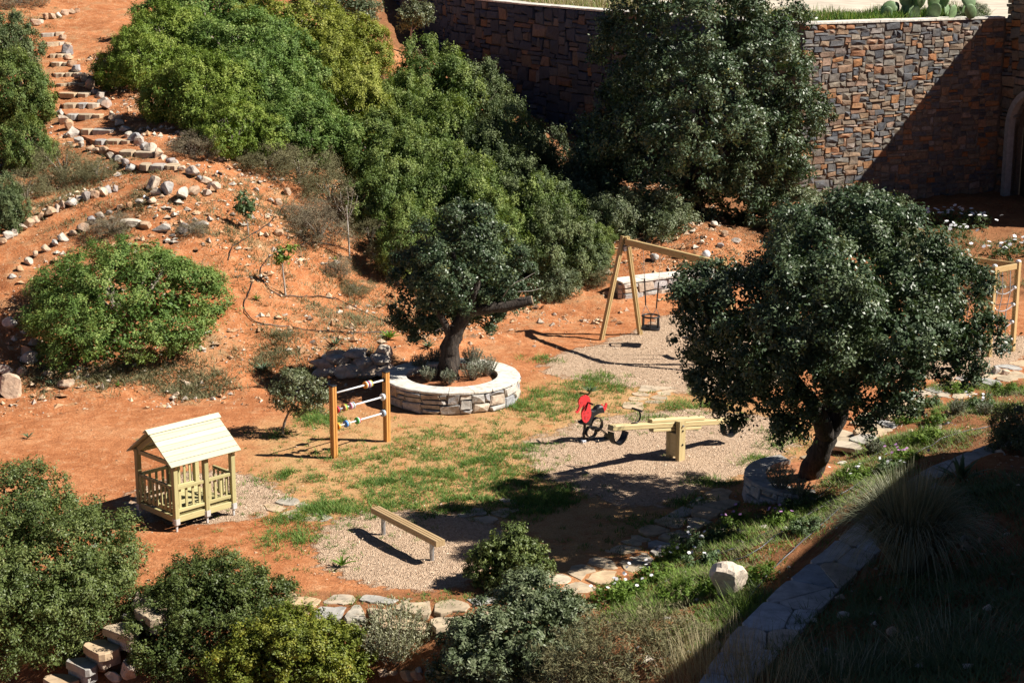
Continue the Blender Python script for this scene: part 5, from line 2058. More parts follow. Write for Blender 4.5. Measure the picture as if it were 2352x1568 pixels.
# round shrub on the bank, a mesh of its own
p = G(295, 835)
lob = dome(44, 9, .6)
me = foliage('crown', lob, 300, .115, 90000, .024, .013, L_mastic_g, 101, .07, .45, .02, .5, .85, gap=.2, gfreq=4.5, outb=.8)
bush('large round bright green shrub on the bank at left', 295, 838, 545, 545, [me], 3, deep=.9, hmax=2.6)


def big_shrub(label, u, vg, zg, lobes, nsub, rsub, nleaf, L, W, mat, seed, stems=.9, name='shrub', **kw):
    p = at_z(u, vg, zg)
    t = thing(name, label, 'shrub', p)
    link('crown', foliage('crown', lobes, nsub, rsub, nleaf, L, W, mat, seed, **kw), t)
    link('stems', STEMS, t, (0, 0, 0), (0, 0, 0), (stems, stems, stems))
    return t


big_shrub('big dark shrub filling the lower left corner', 95, 1470, -.85,
          [((0, 0, .95), (1.35, 1.3, 1.3)), ((-.9, .5, 1.3), (1.1, 1.1, 1.2)), ((.55, -.2, .8), (.85, .9, .85)), ((-.3, -.8, .7), (1.2, .8, .9)), ((-.2, .6, 1.75), (.75, .8, .75)), ((.75, .5, 1.25), (.65, .7, .7)), ((-1.6, -.2, .9), (1, 1, 1.1))],
          620, .21, 130000, .045, .021, L_oak, 111, 1.3, inner=.1, zmin=.05, shell=.6)
big_shrub('dark green shrub right of the foreground steps', 500, 1512, -.85,
          [((0, 0, .6), (.95, .9, .8)), ((.7, .2, .65), (.55, .6, .5)), ((-.7, -.1, .45), (.6, .7, .6)), ((.1, .3, 1.0), (.55, .5, .5)), ((-.35, .5, .85), (.5, .5, .5)), ((-.55, -.5, .3), (.55, .5, .5))],
          330, .16, 64000, .042, .020, L_oakdark, 112, .8, inner=.1, zmin=.05, shell=.6)
big_shrub('yellow-green shrub at the bottom edge', 668, 1600, -.9,
          [((0, 0, .5), (.9, .8, .65)), ((.6, .1, .5), (.5, .5, .45)), ((-.6, 0, .4), (.55, .6, .45)), ((.05, .2, .8), (.45, .4, .4))],
          250, .14, 44000, .042, .022, L_yellow, 113, .7, inner=.1, zmin=.03, shell=.6)
big_shrub('glossy grey-green shrub at the bottom centre', 1180, 1555, -.35,
          [((0, 0, .5), (.85, .8, .6)), ((.5, .3, .62), (.5, .5, .5)), ((-.55, -.1, .38), (.55, .6, .42)), ((.2, .5, .9), (.4, .4, .35)), ((-.75, -.3, .25), (.4, .4, .3))],
          230, .15, 38000, .055, .025, L_greygreen, 114, .75, inner=.1, zmin=.03, shell=.7, up=.5)
big_shrub('small rounded shrub with reddish tips beside the flagstone path', 1172, 1352, 0,
          [((0, .1, .36), (.5, .48, .38)), ((.32, .2, .42), (.3, .3, .26)), ((-.3, .1, .3), (.32, .34, .3)), ((0, .2, .58), (.28, .28, .24))],
          110, .12, 17000, .045, .021, L_oak, 115, .45, inner=.1, zmin=.02, shell=.7)
big_shrub('straw-coloured dry bush at the bottom edge right of centre', 1440, 1575, .15,
          [((0, 0, .35), (.85, .7, .5)), ((.55, .2, .45), (.5, .5, .4)), ((-.6, 0, .3), (.5, .5, .35))], 150, .22, 17000, .085, .010, L_drygreen, 116, .6, inner=.04, zmin=.0, shell=.95, jit=1.5)


# upright sage: spikes rising from a base
def spiky(label, p, w, h, n, mat, seed, name='sage_bush', group=None, leaves_=16, L=.05, W=.016, lean=.55, cat='plant'):
    g = np.random.default_rng(seed)
    t = thing(name, label, cat, p, 0, group)
    a = g.uniform(0, 6.283, n)
    k = np.sqrt(g.random(n))
    tip = np.stack([np.cos(a) * k * w / 2, np.sin(a) * k * w / 2, h * (1 - lean * k ** 2 * .6) * g.uniform(.75, 1.05, n)], -1)
    foot = tip * np.array([.35, .35, 0])
    s = g.uniform(.25, 1, (n, leaves_, 1))
    pos = foot[:, None] + (tip - foot)[:, None] * s
    ax_ = unit(tip - foot)[:, None] + g.normal(size=(n, leaves_, 3)) * .55
    pos = pos.reshape(-1, 3)
    ax_ = unit(ax_.reshape(-1, 3))
    pos = pos + ax_ * L * .5
    nr = unit(g.normal(size=pos.shape) + np.array([0, 0, .3]))
    m_ = len(pos)
    V = leaves_at(pos, unit(nr - ax_ * (nr * ax_).sum(1, keepdims=True)), np.full(m_, L), np.full(m_, W), g, 0, ax_)
    rnd = np.repeat(g.random(n) * .5, leaves_) + g.random(m_) * .5
    link('foliage', quads_mesh('foliage', V, mat, rnd), t)
    mb = MB()
    for i in range(0, n, max(1, n // 24)):
        mb.tube([foot[i] * .6, (foot[i] + tip[i]) / 2, tip[i]], [.008, .006, .003], 4)
    link('stems', mb.mesh('stems', M_twig), t)
    return t


spiky('tall pale sage bush at the bottom left of centre', at_z(905, 1525, -.62), 1.25, .95, 260, L_sage, 121, leaves_=26, L=.05)
for i, (u, v, w, h, lab) in enumerate([(965, 850, .42, .36, 'lavender at the left side of the round planter'), (985, 876, .40, .34, 'lavender at the front left of the round planter'), (1030, 884, .36, .34, 'lavender at the front of the planter below the trunk'),
                                       (1085, 872, .55, .46, 'lavender at the front right of the round planter'), (1118, 862, .50, .46, 'lavender at the right end of the round planter'), (1085, 838, .5, .42, 'lavender behind the trunk at the right of the planter'),
                                       (1000, 838, .45, .36, 'shaded lavender behind the trunk at the left of the planter')]):
    spiky(lab, at_z(u, v, .36), w, h, 70, L_lavender, 130 + i, 'lavender', 'lavenders in the round planter', 22, .045, .011)
for i, (u, v, z, w, h, lab) in enumerate([(1795, 1125, .42, .55, .48, 'lavender in the low planter at the big tree'), (1835, 1140, .42, .45, .3, 'low lavender at the edge of the big tree planter'),
                                          (2260, 960, .35, .4, .34, 'pale lavender in the upper planting bed, right one'), (2200, 955, .35, .42, .36, 'pale lavender in the upper planting bed, left one'),
                                          (2010, 1045, .35, .36, .3, 'small lavender beside the upper flagstone path')]):
    spiky(lab, at_z(u, v, z), w, h, 60, L_lavender, 140 + i, 'lavender', 'lavenders of the planting bed', 20, .045, .012)

# bright bedding plants, some with daisies


def petals(name, pts, r, mat, g):
    V = []
    for p in pts:
        nrm = unit(g.normal(size=3) * .35 + np.array([-.1, -.25, 1]))
        t = unit(np.cross(nrm, g.normal(size=3)))
        b_ = np.cross(nrm, t)
        for k in range(6):
            a = k * math.pi / 3
            d = t * math.cos(a) + b_ * math.sin(a)
            e = -t * math.sin(a) + b_ * math.cos(a)
            V.append([p, p + d * r * .6 + e * r * .34, p + d * r, p + d * r * .6 - e * r * .34])
    return quads_mesh(name, np.array(V), mat, np.full(len(V), .5))


bedplants = [(1545, 1290, 1, 'daisy clump nearest the flagstone path bend'), (1590, 1262, 1, 'daisy clump beside the flagstone path below the low planter'), (1500, 1330, 1, 'daisy clump at the left end of the planting bed'),
             (1440, 1360, 1, 'daisy clump at the lower left of the planting bed'), (1610, 1300, 1, 'daisy clump between the path and the white boulder'), (1400, 1385, 1, 'daisy clump at the tip of the planting bed'),
             (1680, 1212, 2, 'lilac-flowered clump below the low planter'), (1650, 1235, 0, 'dark leafy clump below the low planter'), (1560, 1380, 0, 'bright green clump left of the white boulder'),
             (1790, 1205, 2, 'lilac-flowered clump right of the low planter'), (1840, 1160, 0, 'bright green clump at the end of the low planter'), (2120, 1015, 0, 'bright green clump in the upper planting bed'),
             (2075, 1060, 2, 'lilac-flowered clump behind the tussock'), (2040, 1085, 1, 'daisy clump behind the tussock, left one'), (1960, 1105, 1, 'daisy clump behind the tussock, lower one'), (2150, 975, 0, 'green clump above the bright clump'),
             (2250, 935, 1, 'daisy clump in the upper planting bed'), (2310, 905, 0, 'green clump at the right end of the upper path'), (2080, 975, 0, 'green clump beside the upper flagstone path'), (2130, 935, 0, 'green clump between path and lavenders'),
             (1640, 1360, 0, 'green clump at the foot of the white boulder'), (1735, 1330, 0, 'grassy clump right of the white boulder'), (1850, 1220, 0, 'olive clump on the bank above the boulder'), (2200, 905, 0, 'green clump on the edge of the upper path')]
for i, (u, v, fl, lab) in enumerate(bedplants):
    g = np.random.default_rng(500 + i)
    p = G(u, v)
    s = g.uniform(.8, 1.2)
    t = thing('bedding_plant', lab, 'plant', p, 0, 'plants of the bed')
    lobes = [((0, 0, .07 * s), (.26 * s, .2 * s, .13 * s)), ((.15 * s, .05, .06), (.16, .16, .10))]
    link('foliage', foliage('foliage', lobes, 24, .09, 1700, .05, .018, (L_bright, L_weed)[i % 3 == 1], 520 + i, inner=.05, shell=.9, up=.6), t)
    if fl:
        n = int(g.integers(5, 11))
        pts = np.stack([g.normal(0, .17, n), g.normal(0, .13, n), .2 * s + g.uniform(0, .08, n)], -1)
        o = link('flowers', petals('flowers', pts, .032, M_petal if fl == 1 else M_lilac, g), t)
        o['kind'] = 'stuff'
# flowers in the shade near the doorway
for i, (u, v) in enumerate([(2190, 545), (2240, 520), (2300, 590), (2210, 505), (2345, 580), (2150, 510)]):
    g = np.random.default_rng(560 + i)
    p = G(u, v)
    t = thing('bedding_plant', 'shaded daisy clump near the arched doorway, {} of the scatter'.format(ORD[i]), 'plant', p, 0, 'shaded daisy clumps near the doorway')
    link('foliage', foliage('foliage', [((0, 0, .12), (.5, .5, .2))], 24, .12, 1200, .07, .022, L_weed, 570 + i, inner=.05, shell=.9, up=.6), t)
    n = 12
    o = link('flowers', petals('flowers', np.stack([g.normal(0, .3, n), g.normal(0, .3, n), .3 + g.uniform(0, .1, n)], -1), .07, M_petal, g), t)
    o['kind'] = 'stuff'


# ---------------------------------------------------------------- trees
def lob_px(base, y, items, k=None):
    out = []
    for (u, v, r_, dy) in items:
        c = at_y(u, v, y + dy)
        m_ = r_ / pxm(c)
        out.append((tuple(c - base), (m_, m_, m_ * .95)))
    return out


def limbs(base, y, lines, n=9, wob=.07):
    mb = MB()
    for pts, r0, r1 in lines:
        P = [at_y(u, v, y + dy) - base for u, v, dy in pts]
        # resample smoothly
        Q = []
        for i in range(len(P) - 1):
            a, b_ = P[i], P[i + 1]
            pm, pn = P[max(i - 1, 0)], P[min(i + 2, len(P) - 1)]
            for k in range(4):
                t = k / 4
                Q.append(.5 * ((2 * a) + (b_ - pm) * t + (2 * pm - 5 * a + 4 * b_ - pn) * t * t + (3 * a - pm - 3 * b_ + pn) * t ** 3))
        Q.append(P[-1])
        m_ = len(Q)
        mb.tube(Q, [(r0 + (r1 - r0) * i / (m_ - 1)) * (1 + .06 * math.sin(i * 2.1)) for i in range(m_)], n, wob=wob)
    return mb


# big right carob
ty = TA.y
t = thing('carob_tree', 'big dark carob tree in front at right, standing in the low planter', 'tree', TA)
lob = lob_px(TA, ty - 1.6, [(1640, 670, 70, .3), (1600, 760, 62, .2), (1680, 790, 90, .0), (1640, 840, 55, .4), (1740, 720, 125, .1), (1960, 590, 130, .2), (2090, 690, 140, .0), (1850, 800, 140, -.2), (1700, 850, 105, .2), (2010, 850, 125, .1), (2200, 690, 90, .3), (2235, 770, 66, -.2),
                      (1620, 730, 78, -.3), (1900, 700, 130, -1.3), (1900, 690, 140, .9), (1780, 780, 110, -1.3), (2060, 780, 110, -1.2), (2050, 720, 120, 1.7), (1930, 620, 130, 1.6), (1850, 720, 110, 1.3), (2150, 660, 90, 1.6), (1760, 925, 62, -.2), (2050, 905, 62, .2), (1980, 500, 70, .4), (2190, 830, 58, .2), (1850, 560, 90, -.2), (1640, 860, 50, 0),
                      (2080, 560, 80, -.1), (1690, 930, 40, .1), (1810, 975, 36, -.3)])
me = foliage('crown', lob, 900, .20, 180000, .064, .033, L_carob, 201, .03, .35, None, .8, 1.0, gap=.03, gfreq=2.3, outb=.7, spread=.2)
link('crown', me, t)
mb = limbs(TA, ty, [([(1852, 1112, 0), (1868, 1070, -.1), (1888, 1030, -.25), (1900, 985, -.4)], .21, .17), ([(1898, 995, -.4), (1875, 945, -1.0), (1850, 905, -1.2), (1800, 840, -1.5), (1740, 760, -1)], .17, .05),
                    ([(1900, 995, -.4), (1930, 950, -.5), (1940, 890, -.5), (1990, 800, -.5), (2070, 720, -1.0)], .17, .05), ([(1902, 985, -.4), (1905, 900, -.5), (1900, 800, -1.0), (1920, 650, -1.2)], .13, .05),
                    ([(1990, 800, -.5), (2100, 790, -1.0), (2210, 740, -1.0)], .07, .02), ([(1800, 840, -1.5), (1720, 850, -1.2), (1650, 820, -1.2)], .06, .02)], 10)
mb.build('trunk', M_bark, t, True)

# planter carob
PB = Vector((PC[0], PC[1], .36))
t = thing('carob_tree', 'carob tree with dark leaning trunk in the round planter', 'tree', PB)
lob = lob_px(PB, PC[1] + .7, [(1050, 600, 95, 0), (960, 650, 72, .1), (1130, 620, 88, -.1), (1015, 545, 66, .1), (1090, 530, 56, 0), (935, 700, 42, 0), (1180, 660, 52, .2), (1000, 715, 52, -.2), (1110, 715, 38, -.1),
                         (960, 745, 26, 0), (1050, 640, 90, -.5), (1060, 640, 100, .8), (1145, 690, 34, -.2), (1125, 755, 20, 0), (925, 660, 30, .1), (1060, 505, 40, 0)])
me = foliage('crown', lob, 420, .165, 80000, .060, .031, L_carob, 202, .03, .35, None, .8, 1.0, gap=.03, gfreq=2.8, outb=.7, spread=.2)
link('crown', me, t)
mb = limbs(PB, PC[1], [([(1030, 872, 0), (1031, 830, 0), (1036, 790, 0), (1052, 752, 0), (1080, 700, 0), (1092, 640, 0)], .24, .09), ([(1040, 790, 0), (1020, 740, -.1), (985, 690, -.1)], .1, .04),
                       ([(1060, 740, 0), (1060, 660, .1), (1040, 580, .1)], .1, .04)], 12, .10)
mb.build('trunk', M_bark, t, True)
mb = limbs(PB, PC[1], [([(1078, 715, 0), (1120, 708, .0), (1170, 702, .0), (1222, 689, .0)], .12, .10)], 12, .06)
cl = mb.build('cut_limb', M_bark, t, True)
mb = MB()
e_ = at_y(1222, 689, PC[1]) - PB
mb.tube([e_ + Vector((0, 0, 0)), e_ + Vector((.012, 0, .003))], [.098, .09], 12)
mb.build('cut_face', M_cutwood, cl)
for (a, b_, c_) in (((1180, 650), (1205, 640), (1230, 625)), ((1190, 670), (1220, 668), (1250, 660)), ((1150, 690), (1170, 660), (1190, 645)), ((1000, 760), (1030, 745), (1050, 750))):
    mb = MB()
    mb.tube([at_y(*a, PC[1]) - PB, at_y(*b_, PC[1] - .1) - PB, at_y(*c_, PC[1] - .1) - PB], [.014, .01, .005], 5)
    mb.build('dead_twig', M_palebark, t)

# tall carob before the walls
by = 48.8
BB = Vector((at_y(1590, 540, by).x, by, float(hz(at_y(1590, 540, by).x, by))))
t = thing('carob_tree', 'tall dense carob tree standing before the dark retaining wall', 'tree', BB)
lob = lob_px(BB, by, [(1590, 60, 165, .3), (1480, 150, 110, 0), (1720, 180, 130, .2), (1450, 310, 115, 0), (1600, 290, 180, -.6), (1750, 320, 105, 0), (1820, 250, 62, .2), (1872, 262, 40, .1), (1520, 430, 110, 0), (1650, 440, 105, -.2),
                      (1390, 420, 66, .3), (1760, 70, 80, .5), (1600, 250, 190, .9), (1440, 90, 60, .3), (1380, 330, 50, .1), (1860, 290, 40, 0), (1740, 430, 60, -.2), (1600, -60, 120, .4), (1800, 140, 50, .2), (1480, 30, 80, .2)])
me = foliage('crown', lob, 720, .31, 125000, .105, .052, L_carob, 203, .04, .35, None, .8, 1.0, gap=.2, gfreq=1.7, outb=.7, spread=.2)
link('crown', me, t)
mb = limbs(BB, by, [([(1590, 560, 0), (1592, 480, 0), (1600, 400, 0), (1610, 250, 0)], .32, .14), ([(1595, 460, 0), (1540, 350, .2), (1490, 250, .2)], .18, .06), ([(1600, 440, 0), (1680, 330, .2), (1740, 220, .3)], .18, .06)])
mb.build('trunk', M_bark, t, True)


def small_tree(label, u, vb, pts, lobes, mat, bmat, nleaf, L, W, r0, seed, name='young_tree', nsub=40, rsub=.16, y=None, **kw):
    p = G(u, vb)
    t = thing(name, label, 'tree', p)
    mb = limbs(p, p.y, [([(a, b_, 0) for a, b_ in ln], ra, rb) for ln, ra, rb in pts], 7, .04)
    mb.build('trunk', bmat, t, True)
    if nleaf:
        link('crown', foliage('crown', lob_px(p, p.y, lobes), nsub, rsub, nleaf, L, W, mat, seed, inner=.02, shell=1.0, jit=1.2, **kw), t)
    return t


small_tree('young olive tree behind the playhouse', 648, 997, [([(648, 1000), (655, 965), (672, 930), (690, 890)], .03, .012), ([(668, 935), (700, 900), (725, 880)], .014, .006), ([(662, 945), (650, 910), (640, 890)], .012, .006)],
           [(680, 905, 48, 0), (645, 915, 24, .1), (715, 905, 32, -.1), (685, 872, 26, .1), (738, 925, 10, 0)], L_olive, M_twig, 6500, .062, .021, .03, 301, 'olive_tree', 60, .14)
small_tree('slender olive tree at the end of the dark wall', 944, 128, [([(944, 130), (944, 95), (946, 60), (955, 30)], .05, .02), ([(945, 75), (965, 50), (975, 35)], .02, .01)],
           [(945, 40, 26, 0), (928, 58, 14, .1), (965, 30, 20, 0), (950, 16, 14, 0), (972, 48, 10, 0)], L_olive, M_palebark, 4200, .11, .035, .05, 302, 'olive_tree', 50, .22)
small_tree('leafy sapling on the bank below the steps', 570, 542, [([(571, 543), (568, 515), (562, 490), (560, 465)], .018, .008)], [(564, 485, 15, 0), (560, 462, 9, 0), (575, 478, 10, 0), (556, 448, 6, 0)], L_weed, M_palebark, 420, .12, .05, .02, 303, 'sapling', 18, .12)
small_tree('white-trunked sapling on the bank inside the hose loop', 656, 680, [([(656, 682), (653, 650), (649, 615), (650, 580)], .026, .012)], [(645, 585, 12, 0), (655, 570, 10, 0), (640, 605, 8, 0)], L_bright, M_palebark, 190, .13, .05, .02, 304, 'sapling', 12, .12)
small_tree('bare sapling with reddish twigs at the edge of the thicket', 802, 595,
           [([(803, 597), (801, 555), (798, 505), (795, 470)], .024, .012), ([(798, 505), (785, 470), (782, 440)], .01, .004), ([(798, 505), (815, 470), (822, 450)], .01, .004), ([(797, 490), (800, 455), (796, 430)], .008, .003), ([(797, 500), (775, 475), (768, 455)], .008, .003),
            ([(800, 500), (808, 460), (812, 435)], .007, .003)], [(797, 470, 20, 0), (800, 445, 14, 0)], L_dry, M_palebark, 500, .1, .012, .02, 305, 'sapling', 20, .15)
small_tree('thin leaning sapling left of the bare sapling', 775, 520, [([(776, 606), (768, 570), (750, 540)], .014, .006), ([(768, 572), (755, 560), (742, 548)], .008, .003)], [(750, 545, 6, 0)], L_dry, M_palebark, 40, .09, .02, .01, 306, 'sapling', 6, .1)
small_tree('dry flower stalk among the middle thicket', 975, 160, [([(975, 165), (970, 140), (965, 120)], .02, .01), ([(972, 150), (980, 130), (978, 115)], .012, .006)], [(968, 120, 6, 0), (960, 125, 5, 0)], L_dry, M_twig, 120, .1, .02, .01, 307, 'dry_stalk', 8, .1)


# ---------------------------------------------------------------- agaves and other rosettes
def agave_leaf_mesh(mat, L=1.0, W=.16, seed=0):
    mb = MB()
    n = 6
    vs = []
    for i in range(n + 1):
        t = i / n
        w = W * (math.sin(math.pi * (.12 + .88 * t) ** .8) * .9 + .12) * (1 - t ** 4) / 2 + .002
        x = L * t
        z = .34 * L * math.sin(t * 1.35) - .12 * L * t * t
        vs += [(x, -w, z + w * .35), (x, 0, z), (x, w, z + w * .35)]
    fs = []
    for i in range(n):
        k = 3 * i
        fs += [(k, k + 3, k + 4, k + 1), (k + 1, k + 4, k + 5, k + 2)]
    mb.add(vs, fs, .5)
    return mb.mesh('leaf', mat, True)


AG = agave_leaf_mesh(L_agave)
AG2 = agave_leaf_mesh(L_bright, 1.0, .2)


def rosette(label, u, v, r_, n, me, seed, name='agave', upright=.5, z=None, group='agaves'):
    g = random.Random(seed)
    p = G(u, v) if z is None else at_z(u, v, z)
    t = thing(name, label, 'plant', p, 0, group)
    for i in range(n):
        a = i * 2.399 + g.uniform(-.2, .2)
        k = i / n
        tilt = -(.05 + upright * (k ** 1.2) * 1.5)
        s = r_ * g.uniform(.8, 1.1) * (1 - .25 * k)
        link('leaf', me, t, (0, 0, .02), (g.uniform(-.2, .2), tilt, a), (s, s, s))
    return t


for i, (u, v, r_, n, k, lab) in enumerate([(606, 855, .33, 14, 0, 'green agave on the bank left of the stone heap'), (895, 782, .36, 16, 1, 'bright broad-leaved plant on the bank above the stone heap'), (985, 800, .30, 14, 0, 'grey-green agave left of the planter trunk'),
                                           (65, 1008, .2, 10, 0, 'small agave on the red earth at far left'), (322, 1020, .18, 10, 0, 'small agave behind the playhouse roof'), (272, 890, .16, 8, 1, 'tiny green plant under the round shrub'),
                                           (120, 888, .26, 10, 0, 'agave below the round shrub at left'), (95, 880, .2, 8, 0, 'small agave beside the big tan boulder'), (772, 795, .3, 12, 0, 'shaded agave behind the stone heap'), (772, 600, .16, 8, 1, 'tiny plant beside the dry bush'),
                                           (1735, 1345, .24, 12, 1, 'strap-leaved plant right of the white boulder'), (785, 1302, .26, 12, 1, 'dark leafy rosette on the bark chips left of the beam'), (1355, 905, .28, 14, 0, 'grey-leaved rosette weed behind the seahorse'), (590, 690, .2, 8, 1, 'small plant at the right edge of the round shrub')]):
    rosette(lab, u, v, r_, n, (AG, AG2)[k], 600 + i)
# big agave in the shade
rosette('large dark agave beside the flat-topped wall in shade', 2205, 1112, .62, 18, AG, 630, upright=.85, z=.95)

# tussock and long grasses


def blades(name, foot, tip, width, mat, g, sag=.35, seg=6, rnd=None):
    n = len(foot)
    ts = np.linspace(0, 1, seg + 1)
    d = tip - foot
    side = unit(np.cross(d, np.array([0, 0, 1.0]) + g.normal(size=(n, 3)) * .2))
    h = np.linalg.norm(d[:, :2], axis=1)
    quads = []
    prev = None
    for t in ts:
        c = foot + d * t
        c = c.copy()
        c[:, 2] += sag * h * 4 * t * (1 - t) * .5
        w = width * (1 - t * .85)
        a, b_ = c - side * w[:, None] / 2, c + side * w[:, None] / 2
        if prev is not None:
            quads.append(np.stack([prev[0], prev[1], b_, a], 1))
        prev = (a, b_)
    V = np.concatenate(quads)
    r_ = np.tile(g.random(n) if rnd is None else rnd, seg)
    return quads_mesh(name, V, mat, r_)


g = np.random.default_rng(71)
p = at_z(2085, 1320, 1.12)
tk = thing('fountain_grass', 'huge arching grass tussock in the shade at lower right', 'grass', p)
n = 2600
a = g.uniform(0, 6.283, n)
k = g.random(n) ** .6
foot = np.stack([np.cos(a) * .16 * k, np.sin(a) * .16 * k, np.zeros(n)], -1)
reach = g.uniform(.3, 1.75, n) * (.35 + .65 * k)
tip = np.stack([np.cos(a) * reach, np.sin(a) * reach, np.maximum(.08, 1.55 * g.uniform(.75, 1.1, n) - .62 * reach ** 1.5)], -1)
link('blades', blades('blades', foot, tip, np.full(n, .013), L_tussock, g, .9, 7), tk)
mb = MB()
for i in range(14):
    a_ = i * 2.4
    mb.tube([(0, 0, -.05), (.05 * math.cos(a_), .05 * math.sin(a_), .1), (.12 * math.cos(a_), .12 * math.sin(a_), .3)], [.02, .015, .006], 5)
mb.build('crown_base', M_twig, tk)


def grass_clump(label, u, v, z, w, h, n, mat, seed, name='dry_grass', group='dry grasses'):
    g = np.random.default_rng(seed)
    p = at_z(u, v, z)
    t = thing(name, label, 'grass', p, 0, group)
    a = g.uniform(0, 6.283, n)
    k = np.sqrt(g.random(n))
    foot = np.stack([np.cos(a) * w * .5 * k, np.sin(a) * w * .5 * k, np.zeros(n)], -1)
    tip = foot * g.uniform(1.1, 1.7, (n, 1)) + np.stack([g.normal(0, .1, n), g.normal(0, .1, n), h * g.uniform(.5, 1.1, n)], -1)
    link('blades', blades('blades', foot, tip, np.full(n, .008), mat, g, .2, 4), t)


grass_clump('tall straw grass at the lower end of the flat-topped wall', 1660, 1560, .85, .9, .75, 260, L_straw, 72)
grass_clump('straw grass left of the flat-topped wall at the bottom edge', 1590, 1575, .7, .8, .6, 220, L_straw, 73)
grass_clump('green wispy grass over the bottom of the flat-topped wall', 1760, 1590, 1.05, .9, .7, 260, L_tussock, 74)
grass_clump('wispy grass right of the white boulder', 1740, 1420, .6, .8, .4, 260, L_bright, 75)
grass_clump('shaded grass in the bottom right, left clump', 1950, 1560, 1.2, 1.2, .4, 260, L_tussock, 76)
grass_clump('shaded grass in the bottom right, right clump', 2200, 1500, 1.5, 1.6, .4, 320, L_tussock, 77)


# ---------------------------------------------------------------- grass and weeds of the yard
def tufts(name, label, spots, mat, seed, hmin=.04, hmax=.13, nb=20, bw=.016, rad=.09, cat='grass'):
    g = np.random.default_rng(seed)
    X, Y = [], []
    for (u, v, ru, rv, n) in spots:
        c = G(u, v)
        rx = ru / pxm(c)
        ry = rv / pxm(c) / .27
        X.append(c.x + g.normal(0, rx * .5, n))
        Y.append(c.y + g.normal(0, ry * .5, n))
    x, y = np.concatenate(X), np.concatenate(Y)
    m_ = len(x)
    sz = g.uniform(.5, 1.3, m_)
    bx = np.repeat(x, nb) + g.normal(0, rad, m_ * nb) * np.repeat(sz, nb)
    by_ = np.repeat(y, nb) + g.normal(0, rad, m_ * nb) * np.repeat(sz, nb)
    bz = hz(bx, by_)
    h = g.uniform(hmin, hmax, m_ * nb) * np.repeat(sz, nb)
    an = g.uniform(0, 6.283, m_ * nb)
    ln = g.uniform(.5, 2.2, m_ * nb) * h
    tip = np.stack([bx + np.cos(an) * ln, by_ + np.sin(an) * ln, bz + h], -1)
    pa = np.stack([bx - np.sin(an) * bw / 2, by_ + np.cos(an) * bw / 2, bz - .01], -1)
    pb = np.stack([bx + np.sin(an) * bw / 2, by_ - np.cos(an) * bw / 2, bz - .01], -1)
    rnd = np.clip(np.repeat(g.random(m_) * .6, nb) + g.random(m_ * nb) * .4, 0, 1)
    o = link(name, quads_mesh(name, np.stack([pa, pb, tip], 1), mat, rnd, 3))
    o['kind'] = 'stuff'
    o['label'] = label
    o['category'] = cat
    return o


main = [(830, 1165, 130, 20, 46), (960, 1145, 160, 26, 44), (1080, 1130, 130, 30, 40), (1180, 1110, 80, 34, 44), (1130, 1060, 80, 26, 60), (1010, 1095, 90, 22, 50), (880, 1110, 60, 12, 26), (1240, 1150, 60, 28, 50), (740, 1170, 50, 16, 50),
        (1290, 1140, 40, 20, 40), (1060, 1165, 70, 18, 30), (1200, 1165, 80, 22, 40)]
tufts('grass_patches', 'green grass swath across the middle of the yard', main, L_grass, 801, .03, .09, 34, .018, .07)
bits = [(720, 960, 50, 18, 70), (760, 965, 30, 12, 40), (1260, 945, 60, 20, 34), (1310, 910, 60, 16, 30), (1350, 885, 70, 14, 30), (1420, 895, 50, 12, 24), (1240, 905, 40, 14, 26), (1190, 935, 30, 14, 36), (1160, 930, 24, 8, 24), (1370, 870, 50, 14, 36), (1250, 825, 40, 10, 22),
        (660, 1225, 60, 26, 22), (700, 1240, 40, 22, 20), (655, 1190, 40, 10, 12), (620, 1250, 40, 14, 16), (540, 1300, 30, 6, 10), (655, 1092, 12, 8, 20), (480, 1300, 16, 6, 8), (690, 1190, 16, 6, 14), (1560, 935, 60, 10, 30), (1500, 960, 40, 10, 16), (1620, 930, 40, 8, 12),
        (1600, 900, 30, 6, 8), (930, 1040, 60, 20, 18), (860, 1060, 80, 24, 20), (980, 1000, 60, 20, 14), (1060, 1000, 80, 20, 14), (1020, 1050, 70, 18, 18), (900, 1100, 60, 18, 18), (800, 1070, 50, 16, 14), (1150, 1000, 50, 16, 12), (1200, 1030, 40, 12, 14),
        (1500, 1200, 120, 20, 30), (1600, 1155, 80, 16, 30), (1640, 1110, 60, 12, 30), (1750, 1060, 50, 14, 26), (1800, 1020, 50, 16, 26), (1820, 990, 50, 14, 22), (720, 1100, 40, 10, 10), (760, 1040, 60, 14, 10), (620, 1100, 40, 10, 8), (640, 1000, 30, 8, 10)]
tufts('grass_tufts', 'small green tufts dotted over the yard', bits, L_grass, 802, .03, .11, 20, .016, .07)
sp_ = [(900, 1130, 380, 70, 420), (1300, 930, 260, 60, 300), (1050, 1030, 260, 60, 320), (700, 1250, 200, 60, 80), (1600, 940, 160, 40, 60), (1150, 1380, 300, 14, 60), (850, 1380, 160, 14, 30), (1450, 1250, 140, 30, 50), (720, 1020, 200, 40, 40)]
tufts('weed_sprigs', 'tiny weeds thinly spread over the yard', sp_, L_grass, 803, .015, .055, 18, .015, .045)
bedg = [(1700, 1250, 130, 50, 260), (1850, 1180, 110, 50, 240), (1600, 1330, 110, 40, 220), (1980, 1090, 110, 50, 260), (2120, 1010, 130, 40, 280), (2260, 940, 120, 30, 260), (1480, 1400, 110, 40, 180), (1700, 1400, 80, 40, 160), (1620, 1470, 70, 40, 120), (2330, 900, 60, 20, 120), (2050, 1010, 60, 20, 80), (2200, 890, 100, 10, 90)]
